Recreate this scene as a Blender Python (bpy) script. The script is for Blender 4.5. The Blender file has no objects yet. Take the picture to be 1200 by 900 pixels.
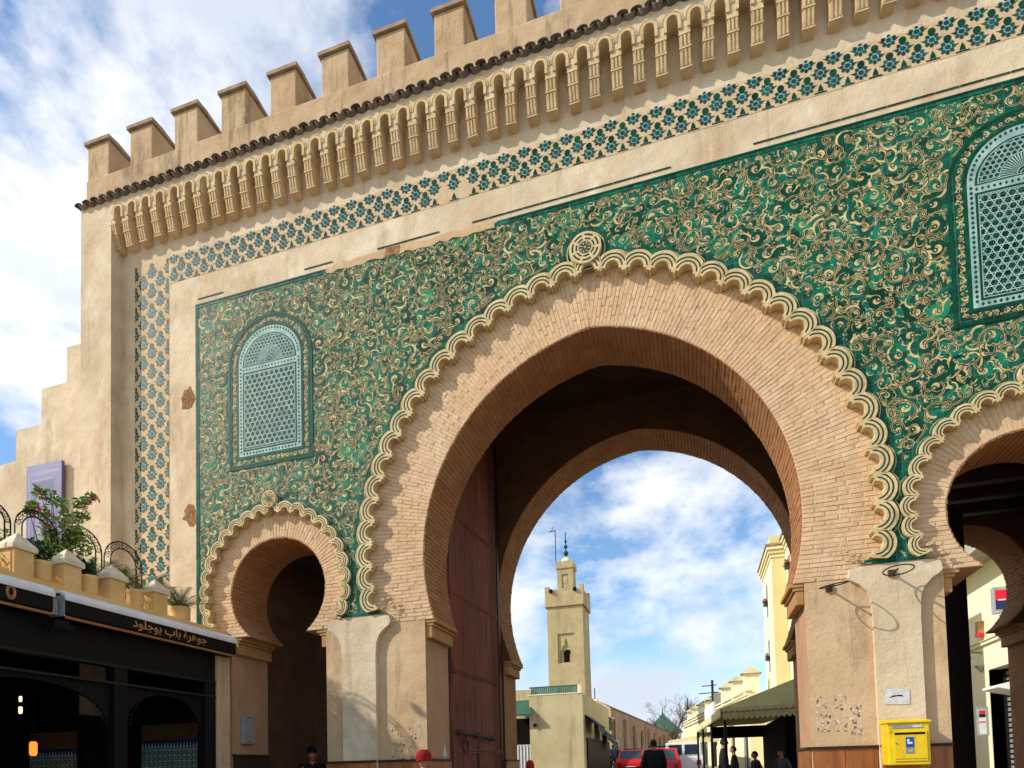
import bpy, bmesh, math, random
import numpy as np
from mathutils import Vector, Matrix
from mathutils.geometry import tessellate_polygon
random.seed(7)
R_ = math.radians
PI = math.pi
sc = bpy.context.scene
COL = sc.collection

# ---------------------------------------------------------------- camera
EH = 1.3                                   # eye height
F_PX, YAW, PITCH, ROLL, CY = 747.07, 0.28391, 0.042171, -0.024871, 868.29
def cam_axes():
    f = Vector((-math.sin(YAW)*math.cos(PITCH), math.cos(YAW)*math.cos(PITCH), math.sin(PITCH)))
    r = Vector((math.cos(YAW), math.sin(YAW), 0)); u = r.cross(f)
    c, s = math.cos(ROLL), math.sin(ROLL)
    return c*r+s*u, -s*r+c*u, f
CR, CU, CF = cam_axes()
cam_d = bpy.data.cameras.new('camera'); cam = bpy.data.objects.new('camera', cam_d); COL.objects.link(cam)
m = Matrix(((CR.x, CU.x, -CF.x, 0), (CR.y, CU.y, -CF.y, 0), (CR.z, CU.z, -CF.z, EH), (0, 0, 0, 1)))
cam.matrix_world = m
cam_d.sensor_width = 36; cam_d.lens = F_PX/1200*36
cam_d.shift_y = (CY-450)/1200
cam_d.clip_start = 0.05; cam_d.clip_end = 3000
sc.camera = cam
def at(px, py, Y):
    """world point at photo pixel (px, py) lying at depth Y"""
    d = CF + CR*((px-600)/F_PX) + CU*((CY-py)/F_PX)
    t = Y/d.y
    return Vector((d.x*t, Y, EH+d.z*t))

# ---------------------------------------------------------------- sun and sky
SAZ, SEL = R_(61), R_(34)                  # azimuth left of the facade normal (behind the viewer), elevation
to_sun = Vector((-math.sin(SAZ)*math.cos(SEL), -math.cos(SAZ)*math.cos(SEL), math.sin(SEL)))
sd = bpy.data.lights.new('sun', 'SUN'); sd.energy = 4.9; sd.angle = R_(0.55); sd.color = (1.0, 0.93, 0.84)
so = bpy.data.objects.new('sun', sd); COL.objects.link(so)
so.rotation_euler = to_sun.to_track_quat('Z', 'Y').to_euler()
w = bpy.data.worlds.new('World'); sc.world = w; w.use_nodes = True
nt = w.node_tree; nt.nodes.clear()
N = nt.nodes.new; L = nt.links.new
out = N('ShaderNodeOutputWorld'); bg = N('ShaderNodeBackground'); bg.inputs['Strength'].default_value = 0.12
sky = N('ShaderNodeTexSky'); sky.sky_type = 'NISHITA'; sky.sun_disc = False
sky.sun_elevation = SEL; sky.sun_rotation = math.atan2(to_sun.x, to_sun.y) % (2*PI)
sky.air_density = 1.0; sky.dust_density = 0.4; sky.ozone_density = 2.2
tc = N('ShaderNodeTexCoord')
mp = N('ShaderNodeMapping'); mp.inputs['Scale'].default_value = (1.0, 1.0, 1.5); mp.inputs['Location'].default_value = (3.3, 1.2, 0.4)
L(tc.outputs['Generated'], mp.inputs['Vector'])
n1 = N('ShaderNodeTexNoise'); n1.inputs['Scale'].default_value = 2.3; n1.inputs['Detail'].default_value = 9; n1.inputs['Roughness'].default_value = 0.56; n1.inputs['Distortion'].default_value = 0.25
n2 = N('ShaderNodeTexNoise'); n2.inputs['Scale'].default_value = 9.0; n2.inputs['Detail'].default_value = 8; n2.inputs['Roughness'].default_value = 0.6
L(mp.outputs[0], n1.inputs['Vector']); L(mp.outputs[0], n2.inputs['Vector'])
mx = N('ShaderNodeMath'); mx.operation = 'MULTIPLY_ADD'; mx.inputs[1].default_value = 0.35
L(n2.outputs[0], mx.inputs[0]); L(n1.outputs[0], mx.inputs[2])
rp = N('ShaderNodeValToRGB'); e = rp.color_ramp.elements
e[0].position = 0.60; e[0].color = (0, 0, 0, 1); e[1].position = 0.74; e[1].color = (1, 1, 1, 1)
e2 = rp.color_ramp.elements.new(0.665); e2.color = (0.48, 0.48, 0.48, 1)
L(mx.outputs[0], rp.inputs[0])
shade = N('ShaderNodeTexNoise'); shade.inputs['Scale'].default_value = 4.2; shade.inputs['Detail'].default_value = 5
L(mp.outputs[0], shade.inputs['Vector'])
crp = N('ShaderNodeValToRGB'); ce = crp.color_ramp.elements
ce[0].position = 0.36; ce[0].color = (6.2, 6.9, 8.0, 1); ce[1].position = 0.58; ce[1].color = (9.6, 9.8, 10.0, 1)
L(shade.outputs[0], crp.inputs[0])
sat = N('ShaderNodeHueSaturation'); sat.inputs['Saturation'].default_value = 1.12; sat.inputs['Value'].default_value = 1.75
L(sky.outputs[0], sat.inputs['Color'])
mixc = N('ShaderNodeMix'); mixc.data_type = 'RGBA'
L(rp.outputs[0], mixc.inputs['Factor']); L(sat.outputs[0], mixc.inputs['A']); L(crp.outputs[0], mixc.inputs['B'])
L(mixc.outputs['Result'], bg.inputs['Color']); L(bg.outputs[0], out.inputs['Surface'])
sc.view_settings.view_transform = 'Standard'; sc.view_settings.look = 'None'
sc.view_settings.gamma = 1; sc.view_settings.exposure = 0.0

# ---------------------------------------------------------------- materials
def srgb(r, g, b):
    f = lambda c: (c/255/12.92) if c <= 10 else ((c/255+0.055)/1.055)**2.4
    return (f(r), f(g), f(b), 1)
def mat(name, c1, c2=None, scale=3.0, rough=0.85, bump=0.15, bscale=40, island=0.0, spec=0.3, stain=None, metal=0.0, grid=0.0, stretch=(1, 1, 1), emit=0, gamp=0.5, streak=None, coarse=0.35, pmin=0.35, pmax=0.65):
    m = bpy.data.materials.new(name); m.use_nodes = True
    t = m.node_tree; ns = t.nodes; ln = t.links
    b = ns['Principled BSDF']
    b.inputs['Roughness'].default_value = rough; b.inputs['Metallic'].default_value = metal
    b.inputs['Specular IOR Level'].default_value = spec
    if emit:
        b.inputs['Emission Color'].default_value = c1; b.inputs['Emission Strength'].default_value = emit
    geo = ns.new('ShaderNodeNewGeometry'); mpn = ns.new('ShaderNodeMapping'); mpn.inputs['Scale'].default_value = stretch
    ln.new(geo.outputs['Position'], mpn.inputs['Vector'])
    a = ns.new('ShaderNodeTexNoise'); a.inputs['Scale'].default_value = scale; a.inputs['Detail'].default_value = 8; a.inputs['Roughness'].default_value = 0.65
    ln.new(mpn.outputs[0], a.inputs['Vector'])
    r = ns.new('ShaderNodeValToRGB'); r.color_ramp.elements[0].position = pmin; r.color_ramp.elements[1].position = pmax
    r.color_ramp.elements[0].color = c1; r.color_ramp.elements[1].color = c2 or c1
    ln.new(a.outputs[0], r.inputs[0]); cur = r.outputs[0]
    if grid:                                           # small square glazed tiles, each with its own tone
        sn = ns.new('ShaderNodeVectorMath'); sn.operation = 'SNAP'; sn.inputs[1].default_value = (grid, 5, grid)
        ln.new(geo.outputs['Position'], sn.inputs[0])
        wn = ns.new('ShaderNodeTexWhiteNoise'); ln.new(sn.outputs[0], wn.inputs['Vector'])
        hs = ns.new('ShaderNodeHueSaturation')
        mr = ns.new('ShaderNodeMapRange'); mr.inputs['To Min'].default_value = 1-gamp; mr.inputs['To Max'].default_value = 1+gamp
        ln.new(wn.outputs['Value'], mr.inputs['Value']); ln.new(mr.outputs[0], hs.inputs['Value'])
        mr2 = ns.new('ShaderNodeMapRange'); mr2.inputs['To Min'].default_value = 0.485; mr2.inputs['To Max'].default_value = 0.515
        ln.new(wn.outputs['Color'], mr2.inputs['Value']); ln.new(mr2.outputs[0], hs.inputs['Hue'])
        ln.new(cur, hs.inputs['Color']); cur = hs.outputs[0]
        sb_ = ns.new('ShaderNodeVectorMath'); sb_.operation = 'SUBTRACT'; ln.new(geo.outputs['Position'], sb_.inputs[0]); ln.new(sn.outputs[0], sb_.inputs[1])
        sx_ = ns.new('ShaderNodeSeparateXYZ'); ln.new(sb_.outputs[0], sx_.inputs[0])
        mn_ = ns.new('ShaderNodeMath'); mn_.operation = 'MINIMUM'; ln.new(sx_.outputs['X'], mn_.inputs[0]); ln.new(sx_.outputs['Z'], mn_.inputs[1])
        lt_n = ns.new('ShaderNodeMath'); lt_n.operation = 'LESS_THAN'; lt_n.inputs[1].default_value = 0.0045; ln.new(mn_.outputs[0], lt_n.inputs[0])
        ml_ = ns.new('ShaderNodeMath'); ml_.operation = 'MULTIPLY'; ml_.inputs[1].default_value = 0.55; ln.new(lt_n.outputs[0], ml_.inputs[0])
        mj = ns.new('ShaderNodeMix'); mj.data_type = 'RGBA'; mj.inputs['B'].default_value = srgb(110, 124, 96)
        ln.new(ml_.outputs[0], mj.inputs['Factor']); ln.new(cur, mj.inputs['A']); cur = mj.outputs['Result']
    if island:
        oi = ns.new('ShaderNodeObjectInfo'); ad = ns.new('ShaderNodeMath'); ad.operation = 'ADD'
        ln.new(oi.outputs['Random'], ad.inputs[0]); ln.new(geo.outputs['Random Per Island'], ad.inputs[1])
        fr = ns.new('ShaderNodeMath'); fr.operation = 'FRACT'; ln.new(ad.outputs[0], fr.inputs[0])
        mr = ns.new('ShaderNodeMapRange'); mr.inputs['To Min'].default_value = 1-island; mr.inputs['To Max'].default_value = 1+island
        ln.new(fr.outputs[0], mr.inputs['Value'])
        hs = ns.new('ShaderNodeHueSaturation'); ln.new(mr.outputs[0], hs.inputs['Value']); ln.new(cur, hs.inputs['Color']); cur = hs.outputs[0]
    if stain:
        col, amt, ssc, lo = stain
        mp2 = ns.new('ShaderNodeMapping'); mp2.inputs['Scale'].default_value = (1, 1, 0.35)
        ln.new(geo.outputs['Position'], mp2.inputs['Vector'])
        s = ns.new('ShaderNodeTexNoise'); s.inputs['Scale'].default_value = ssc; s.inputs['Detail'].default_value = 10; s.inputs['Roughness'].default_value = 0.72
        ln.new(mp2.outputs[0], s.inputs['Vector'])
        sr = ns.new('ShaderNodeMapRange'); sr.inputs['From Min'].default_value = lo; sr.inputs['From Max'].default_value = lo+0.16; sr.inputs['To Max'].default_value = amt
        ln.new(s.outputs[0], sr.inputs['Value'])
        mm = ns.new('ShaderNodeMix'); mm.data_type = 'RGBA'
        ln.new(sr.outputs[0], mm.inputs['Factor']); ln.new(cur, mm.inputs['A']); mm.inputs['B'].default_value = col; cur = mm.outputs['Result']
    if streak:                                         # rain streaks and pale rubbed patches
        for col, amt, sc3, lo, ssz in streak:
            mp3 = ns.new('ShaderNodeMapping'); mp3.inputs['Scale'].default_value = sc3
            ln.new(geo.outputs['Position'], mp3.inputs['Vector'])
            s3 = ns.new('ShaderNodeTexNoise'); s3.inputs['Scale'].default_value = ssz; s3.inputs['Detail'].default_value = 7; s3.inputs['Roughness'].default_value = 0.62; s3.inputs['Distortion'].default_value = 0.3
            ln.new(mp3.outputs[0], s3.inputs['Vector'])
            r3 = ns.new('ShaderNodeMapRange'); r3.inputs['From Min'].default_value = lo; r3.inputs['From Max'].default_value = lo+0.13; r3.inputs['To Max'].default_value = amt
            ln.new(s3.outputs[0], r3.inputs['Value'])
            m3 = ns.new('ShaderNodeMix'); m3.data_type = 'RGBA'
            ln.new(r3.outputs[0], m3.inputs['Factor']); ln.new(cur, m3.inputs['A']); m3.inputs['B'].default_value = col; cur = m3.outputs['Result']
    ln.new(cur, b.inputs['Base Color'])
    if bump:
        bn = ns.new('ShaderNodeTexNoise'); bn.inputs['Scale'].default_value = bscale; bn.inputs['Detail'].default_value = 6; bn.inputs['Roughness'].default_value = 0.7
        ln.new(mpn.outputs[0], bn.inputs['Vector'])
        b2 = ns.new('ShaderNodeTexNoise'); b2.inputs['Scale'].default_value = bscale*0.11; b2.inputs['Detail'].default_value = 3
        ln.new(mpn.outputs[0], b2.inputs['Vector'])
        ma = ns.new('ShaderNodeMath'); ma.operation = 'MULTIPLY_ADD'; ma.inputs[1].default_value = coarse*8
        ln.new(b2.outputs[0], ma.inputs[0]); ln.new(bn.outputs[0], ma.inputs[2])
        bp = ns.new('ShaderNodeBump'); bp.inputs['Strength'].default_value = bump; bp.inputs['Distance'].default_value = 0.02
        ln.new(ma.outputs[0], bp.inputs['Height']); ln.new(bp.outputs[0], b.inputs['Normal'])
    return m
M = {}
M['stucco'] = mat('stucco', srgb(192, 170, 138), srgb(216, 198, 166), 1.1, 0.92, 0.5, 30, stain=(srgb(160, 124, 84), 0.6, 1.3, 0.55), streak=((srgb(120, 96, 70), .4, (1, 1, .06), .57, 5), (srgb(228, 216, 192), .6, (1, 1, .6), .56, 1.7), (srgb(104, 82, 60), .5, (1, 1, 1), .66, 7)))
M['stucco_low'] = mat('stucco_low', srgb(184, 154, 116), srgb(202, 174, 136), 1.6, 0.92, 0.5, 26, stain=(srgb(126, 96, 66), 0.55, 1.8, 0.54), streak=((srgb(112, 86, 60), .45, (1, 1, .1), .56, 6), (srgb(212, 188, 152), .3, (1, 1, .6), .58, 2.1), (srgb(84, 60, 42), .7, (1, 1, 1), .68, 9)))
M['parapet'] = mat('parapet_stucco', srgb(196, 170, 134), srgb(176, 146, 108), 1.7, 0.95, 0.55, 30, stain=(srgb(84, 68, 54), 0.8, 1.5, 0.56), streak=((srgb(86, 70, 54), .6, (1, 1, .12), .55, 5),))
M['cap'] = mat('cap_mortar', srgb(170, 148, 120), srgb(132, 112, 90), 5, 0.95, 0.5, 40)
M['cream'] = mat('cream_lime', srgb(212, 190, 144), srgb(194, 168, 120), 5, 0.85, 0.5, 50, stain=(srgb(142, 114, 76), 0.65, 5, 0.53), streak=((srgb(96, 76, 54), .6, (1, 1, 1), .64, 16),))
M['corbel'] = mat('corbel_lime', srgb(210, 186, 146), srgb(192, 162, 120), 5, 0.88, 0.4, 60, stain=(srgb(144, 108, 70), 0.55, 4, 0.54), island=.05)
M['brick'] = mat('tan_brick', srgb(200, 164, 124), srgb(212, 180, 142), 4, 0.92, 0.4, 70, island=0.05, stain=(srgb(222, 202, 170), 0.5, 1.6, 0.53), streak=((srgb(150, 116, 84), .3, (1, 1, 1), .58, 3),))
M['mortar'] = mat('mortar', srgb(180, 150, 116), srgb(196, 166, 130), 8, 0.95, 0.4, 80)
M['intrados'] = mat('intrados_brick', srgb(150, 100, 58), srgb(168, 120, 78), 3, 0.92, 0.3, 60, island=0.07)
M['ochre'] = mat('ochre_plaster', srgb(176, 136, 88), srgb(160, 118, 72), 4, 0.9, 0.2, 40)
M['pinkplaster'] = mat('pink_plaster', srgb(180, 142, 108), srgb(166, 128, 94), 2.5, 0.9, 0.3, 35, stain=(srgb(128, 94, 64), .5, 2, .55))
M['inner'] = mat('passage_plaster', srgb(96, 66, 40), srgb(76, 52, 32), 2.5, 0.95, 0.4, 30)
M['inner_dark'] = mat('passage_dark', srgb(74, 52, 34), srgb(50, 34, 22), 2, 0.95, 0.4, 30)  # darker brown tone of the passage plaster
M['buff'] = mat('buff_tile_ground', srgb(210, 186, 132), srgb(184, 156, 104), 9, 0.8, 0.25, 60, grid=0.105, gamp=0.16, stain=(srgb(128, 116, 74), 0.4, 4, 0.55))
M['green'] = mat('green_glaze', srgb(4, 68, 54), srgb(12, 100, 74), 5, 0.5, 0.06, 30, island=0.32, grid=0.105, gamp=.42, spec=0.12, stain=(srgb(6, 42, 36), 0.5, 3, 0.56))
M['green_ground'] = mat('green_tile_ground', srgb(4, 64, 52), srgb(12, 90, 68), 5, 0.5, 0.1, 30, grid=0.105, gamp=.45, spec=0.12, stain=(srgb(8, 44, 38), 0.5, 3, 0.56))
M['green_light'] = mat('green_light_glaze', srgb(40, 122, 78), srgb(20, 112, 78), 5, 0.5, 0.06, 30, island=0.2, spec=0.12)
M['band_ground'] = mat('band_ground', srgb(204, 180, 144), srgb(192, 164, 124), 6, 0.9, 0.4, 50, stain=(srgb(160, 130, 96), 0.5, 3, 0.54))
M['green_line'] = mat('dark_green_glaze', srgb(4, 50, 36), srgb(8, 72, 50), 6, 0.5, 0.05, 30, island=0.3, spec=0.12)
M['black_line'] = mat('black_green_glaze', srgb(6, 30, 22), srgb(10, 44, 32), 6, 0.5, 0.05, 30, island=0.3, spec=0.12)
M['teal'] = mat('teal_glaze', srgb(30, 86, 82), srgb(16, 60, 54), 8, 0.5, 0.06, 30, island=0.35, spec=0.12)
M['pale_blue'] = mat('pale_blue_glaze', srgb(140, 170, 168), srgb(108, 142, 146), 12, 0.6, 0, island=0.2, spec=0.12)
M['white_tile'] = mat('white_zellij', srgb(168, 194, 184), srgb(128, 160, 154), 7, 0.5, 0.1, 40, spec=0.1, island=0.15, stain=(srgb(70, 110, 104), 0.5, 9, .56))
M['lattice_ground'] = mat('lattice_ground', srgb(4, 42, 38), srgb(8, 60, 52), 7, 0.5, 0.1, 40, grid=0.07, spec=0.1)
M['roof_tile'] = mat('grey_roof_tile', srgb(122, 108, 96), srgb(84, 74, 66), 9, 0.9, 0.4, 60, island=0.35)
M['red_wood'] = mat('red_brown_wood', srgb(140, 88, 70), srgb(108, 72, 62), 4, 0.85, 0.7, 30, island=0.2, spec=.1, stretch=(6, 6, 0.5), stain=(srgb(150, 70, 50), 0.6, .8, 0.5), streak=((srgb(70, 50, 44), .7, (1, 1, .08), .53, 12), (srgb(168, 140, 122), .5, (1, 1, .1), .60, 14)))
M['dado_wood'] = mat('varnished_wood', srgb(164, 98, 40), srgb(126, 68, 26), 3, 0.4, 0.15, 20, island=0.15, stretch=(5, 5, 0.6), spec=0.5)
M['dark_wood'] = mat('dark_wood', srgb(58, 32, 20), srgb(40, 22, 14), 4, 0.6, 0.2, 20)
M['iron'] = mat('black_iron', srgb(30, 28, 28), srgb(44, 38, 34), 10, 0.5, 0.1, 60, metal=0.3)
M['rust'] = mat('rusty_iron', srgb(80, 52, 38), srgb(48, 36, 30), 14, 0.7, 0.3, 60)
M['yellow'] = mat('yellow_enamel', srgb(226, 194, 14), srgb(210, 176, 12), 6, 0.45, 0.1, 30, spec=0.4, stain=(srgb(120, 90, 24), 0.75, 7, 0.57), streak=((srgb(70, 58, 36), .6, (1, 1, .3), .62, 18),))
M['yellow_dark'] = mat('yellow_enamel_shadow', srgb(196, 160, 12), srgb(180, 142, 10), 6, 0.4, 0.05, 20)
M['black'] = mat('black_paint', srgb(9, 9, 9), srgb(14, 13, 13), 6, 0.6, 0.05, 20, spec=.2)
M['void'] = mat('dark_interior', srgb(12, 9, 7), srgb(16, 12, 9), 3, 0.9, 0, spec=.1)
M['mustard'] = mat('mustard_plaster', srgb(96, 74, 40), srgb(80, 60, 34), 8, 0.9, 0.1)
M['white'] = mat('white_paint', srgb(225, 226, 226), srgb(208, 210, 212), 6, 0.45, 0.03, 20)
M['alu'] = mat('aluminium', srgb(176, 182, 188), srgb(150, 156, 162), 6, 0.4, 0.05, 30, metal=0.4)
M['grey'] = mat('grey_metal', srgb(150, 150, 148), srgb(120, 120, 118), 20, 0.55, 0.15, 60)
M['gold'] = mat('gold_letter', srgb(186, 132, 78), srgb(170, 116, 66), 20, 0.6, 0)
M['terr'] = mat('terrace_ochre', srgb(226, 190, 128), srgb(208, 168, 104), 3, 0.85, 0.2, 40, stain=(srgb(170, 120, 70), 0.4, 4, 0.56))
M['terr_cap'] = mat('terrace_cap', srgb(226, 214, 186), srgb(206, 190, 158), 5, 0.85, 0.25, 50)
M['leaf'] = mat('leaf_green', srgb(84, 118, 48), srgb(140, 168, 82), 9, 0.5, 0, island=0.45)
M['leaf_dark'] = mat('leaf_dark', srgb(30, 62, 30), srgb(52, 88, 40), 9, 0.5, 0, island=0.4)
M['palm'] = mat('palm_leaf', srgb(88, 104, 62), srgb(124, 136, 88), 9, 0.6, 0, island=0.35)
M['pink'] = mat('pink_flower', srgb(196, 60, 92), srgb(222, 110, 130), 30, 0.6, 0, island=0.2)
M['stem'] = mat('stem', srgb(84, 66, 44), srgb(60, 48, 34), 20, 0.8, 0.2)
M['poster'] = mat('poster_ground', srgb(76, 76, 122), srgb(94, 92, 140), 3, 0.5, 0)
M['poster_light'] = mat('poster_light', srgb(124, 118, 152), srgb(100, 96, 138), 6, 0.5, 0)
M['poster_dark'] = mat('poster_dark', srgb(46, 46, 96), srgb(60, 58, 112), 6, 0.5, 0)
M['minaret'] = mat('minaret_render', srgb(184, 168, 126), srgb(164, 146, 106), 0.8, 0.95, 0.5, 8, stain=(srgb(130, 112, 78), 0.5, 0.6, 0.54), streak=((srgb(120, 102, 72), .4, (1, 1, .15), .56, 1.2),))
M['shop'] = mat('shop_render', srgb(196, 182, 142), srgb(178, 162, 120), 0.7, 0.95, 0.4, 8, stain=(srgb(140, 126, 90), 0.5, 0.6, 0.54), streak=((srgb(120, 108, 78), .45, (1, 1, .15), .56, 1.6), (srgb(150, 150, 70), .4, (1, 1, .5), .62, .9)))
M['green_roof'] = mat('green_roof_tile', srgb(44, 84, 66), srgb(62, 104, 84), 2, 0.6, 0.1, 10, island=0.25)
M['rampart'] = mat('rampart_earth', srgb(204, 164, 122), srgb(172, 132, 94), 0.35, 0.98, 0.9, 3, stain=(srgb(126, 96, 72), 0.7, 0.25, 0.5), streak=((srgb(104, 80, 62), .6, (1, 1, .2), .55, .8), (srgb(222, 186, 146), .5, (1, 1, .8), .56, .5)))
M['hotel_y'] = mat('yellow_render', srgb(214, 200, 146), srgb(206, 190, 132), 0.8, 0.9, 0.1, 10)
M['hotel_w'] = mat('cream_render', srgb(240, 230, 190), srgb(232, 220, 176), 0.8, 0.9, 0.1, 10)
M['bank'] = mat('bank_cream', srgb(232, 226, 196), srgb(222, 214, 182), 0.9, 0.85, 0.1, 15)
M['bank_grey'] = mat('bank_soffit', srgb(170, 168, 148), srgb(156, 154, 136), 1.2, 0.9, 0.1, 15)
M['glass'] = mat('dark_glass', srgb(34, 44, 54), srgb(46, 58, 68), 3, 0.1, 0, spec=0.8)
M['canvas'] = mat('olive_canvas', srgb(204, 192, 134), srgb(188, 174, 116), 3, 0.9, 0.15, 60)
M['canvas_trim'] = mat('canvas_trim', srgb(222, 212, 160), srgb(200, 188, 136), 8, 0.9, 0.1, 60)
M['brick_red'] = mat('geranium_red', srgb(168, 58, 52), None, 5, 0.7, 0)
M['sign_red'] = mat('sign_red', srgb(222, 24, 52), None, 5, 0.4, 0)
M['sign_blue'] = mat('sign_blue', srgb(24, 40, 96), None, 5, 0.4, 0)
M['sign_black'] = mat('sign_black', srgb(18, 18, 24), None, 5, 0.4, 0)
M['post_blue'] = mat('post_blue', srgb(30, 66, 160), None, 5, 0.4, 0)
M['car_red'] = mat('car_red', srgb(212, 24, 26), srgb(196, 18, 20), 3, 0.25, 0, spec=0.6)
M['car_white'] = mat('car_white', srgb(222, 226, 230), srgb(208, 212, 216), 3, 0.25, 0, spec=0.6)
M['tyre'] = mat('tyre', srgb(26, 26, 26), None, 5, 0.9, 0.1)
M['lampred'] = mat('tail_lamp', srgb(150, 10, 12), None, 5, 0.2, 0)
M['skin'] = mat('skin', srgb(176, 122, 90), srgb(160, 106, 76), 8, 0.6, 0.05)
M['hair'] = mat('hair', srgb(24, 18, 16), None, 8, 0.8, 0.2)
M['coat_black'] = mat('coat_black', srgb(22, 22, 26), srgb(30, 30, 36), 8, 0.9, 0.2)
M['coat_blue'] = mat('coat_blue', srgb(46, 78, 118), srgb(38, 62, 96), 8, 0.9, 0.2)
M['coat_grey'] = mat('coat_grey', srgb(88, 84, 86), srgb(66, 64, 68), 8, 0.9, 0.2)
M['trouser'] = mat('trouser', srgb(40, 42, 56), None, 8, 0.9, 0.2)
M['red_hat'] = mat('red_hat', srgb(150, 18, 26), srgb(120, 12, 20), 20, 0.9, 0.4)
M['orange_hat'] = mat('orange_scarf', srgb(204, 60, 40), srgb(182, 46, 32), 20, 0.9, 0.3)
M['asphalt'] = mat('asphalt', srgb(70, 68, 66), srgb(86, 84, 80), 4, 0.95, 0.4, 60)
M['paving'] = mat('paving', srgb(150, 140, 124), srgb(128, 118, 104), 3, 0.9, 0.3, 30)
M['stone'] = mat('rubble_stone', srgb(168, 126, 80), srgb(116, 82, 50), 22, 0.95, 0.9, 40)
M['white_trunk'] = mat('bark', srgb(96, 84, 78), srgb(74, 64, 60), 8, 0.95, 0.4)
M['lantern'] = mat('lantern_glow', srgb(255, 120, 40), None, 5, 0.5, 0, emit=2.2)
M['lamp_glow'] = mat('lamp_glow', srgb(255, 214, 160), None, 5, 0.5, 0, emit=2.5)
M['zblue'] = mat('blue_zellij', srgb(30, 40, 120), srgb(24, 30, 88), 10, 0.4, 0)
M['hill'] = mat('hill', srgb(112, 110, 84), srgb(92, 98, 70), 0.02, 1, 0)
M['paper'] = mat('paper', srgb(206, 206, 204), srgb(184, 184, 184), 20, 0.8, 0.1)
M['scar'] = mat('glue_scar', srgb(186, 170, 150), srgb(222, 214, 200), 22, 0.95, 0.3, 60, pmin=0.45, pmax=0.6)
M['scar_dark'] = mat('glue_dark', srgb(96, 66, 50), srgb(124, 92, 70), 22, 0.95, 0.3, 60)

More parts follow.
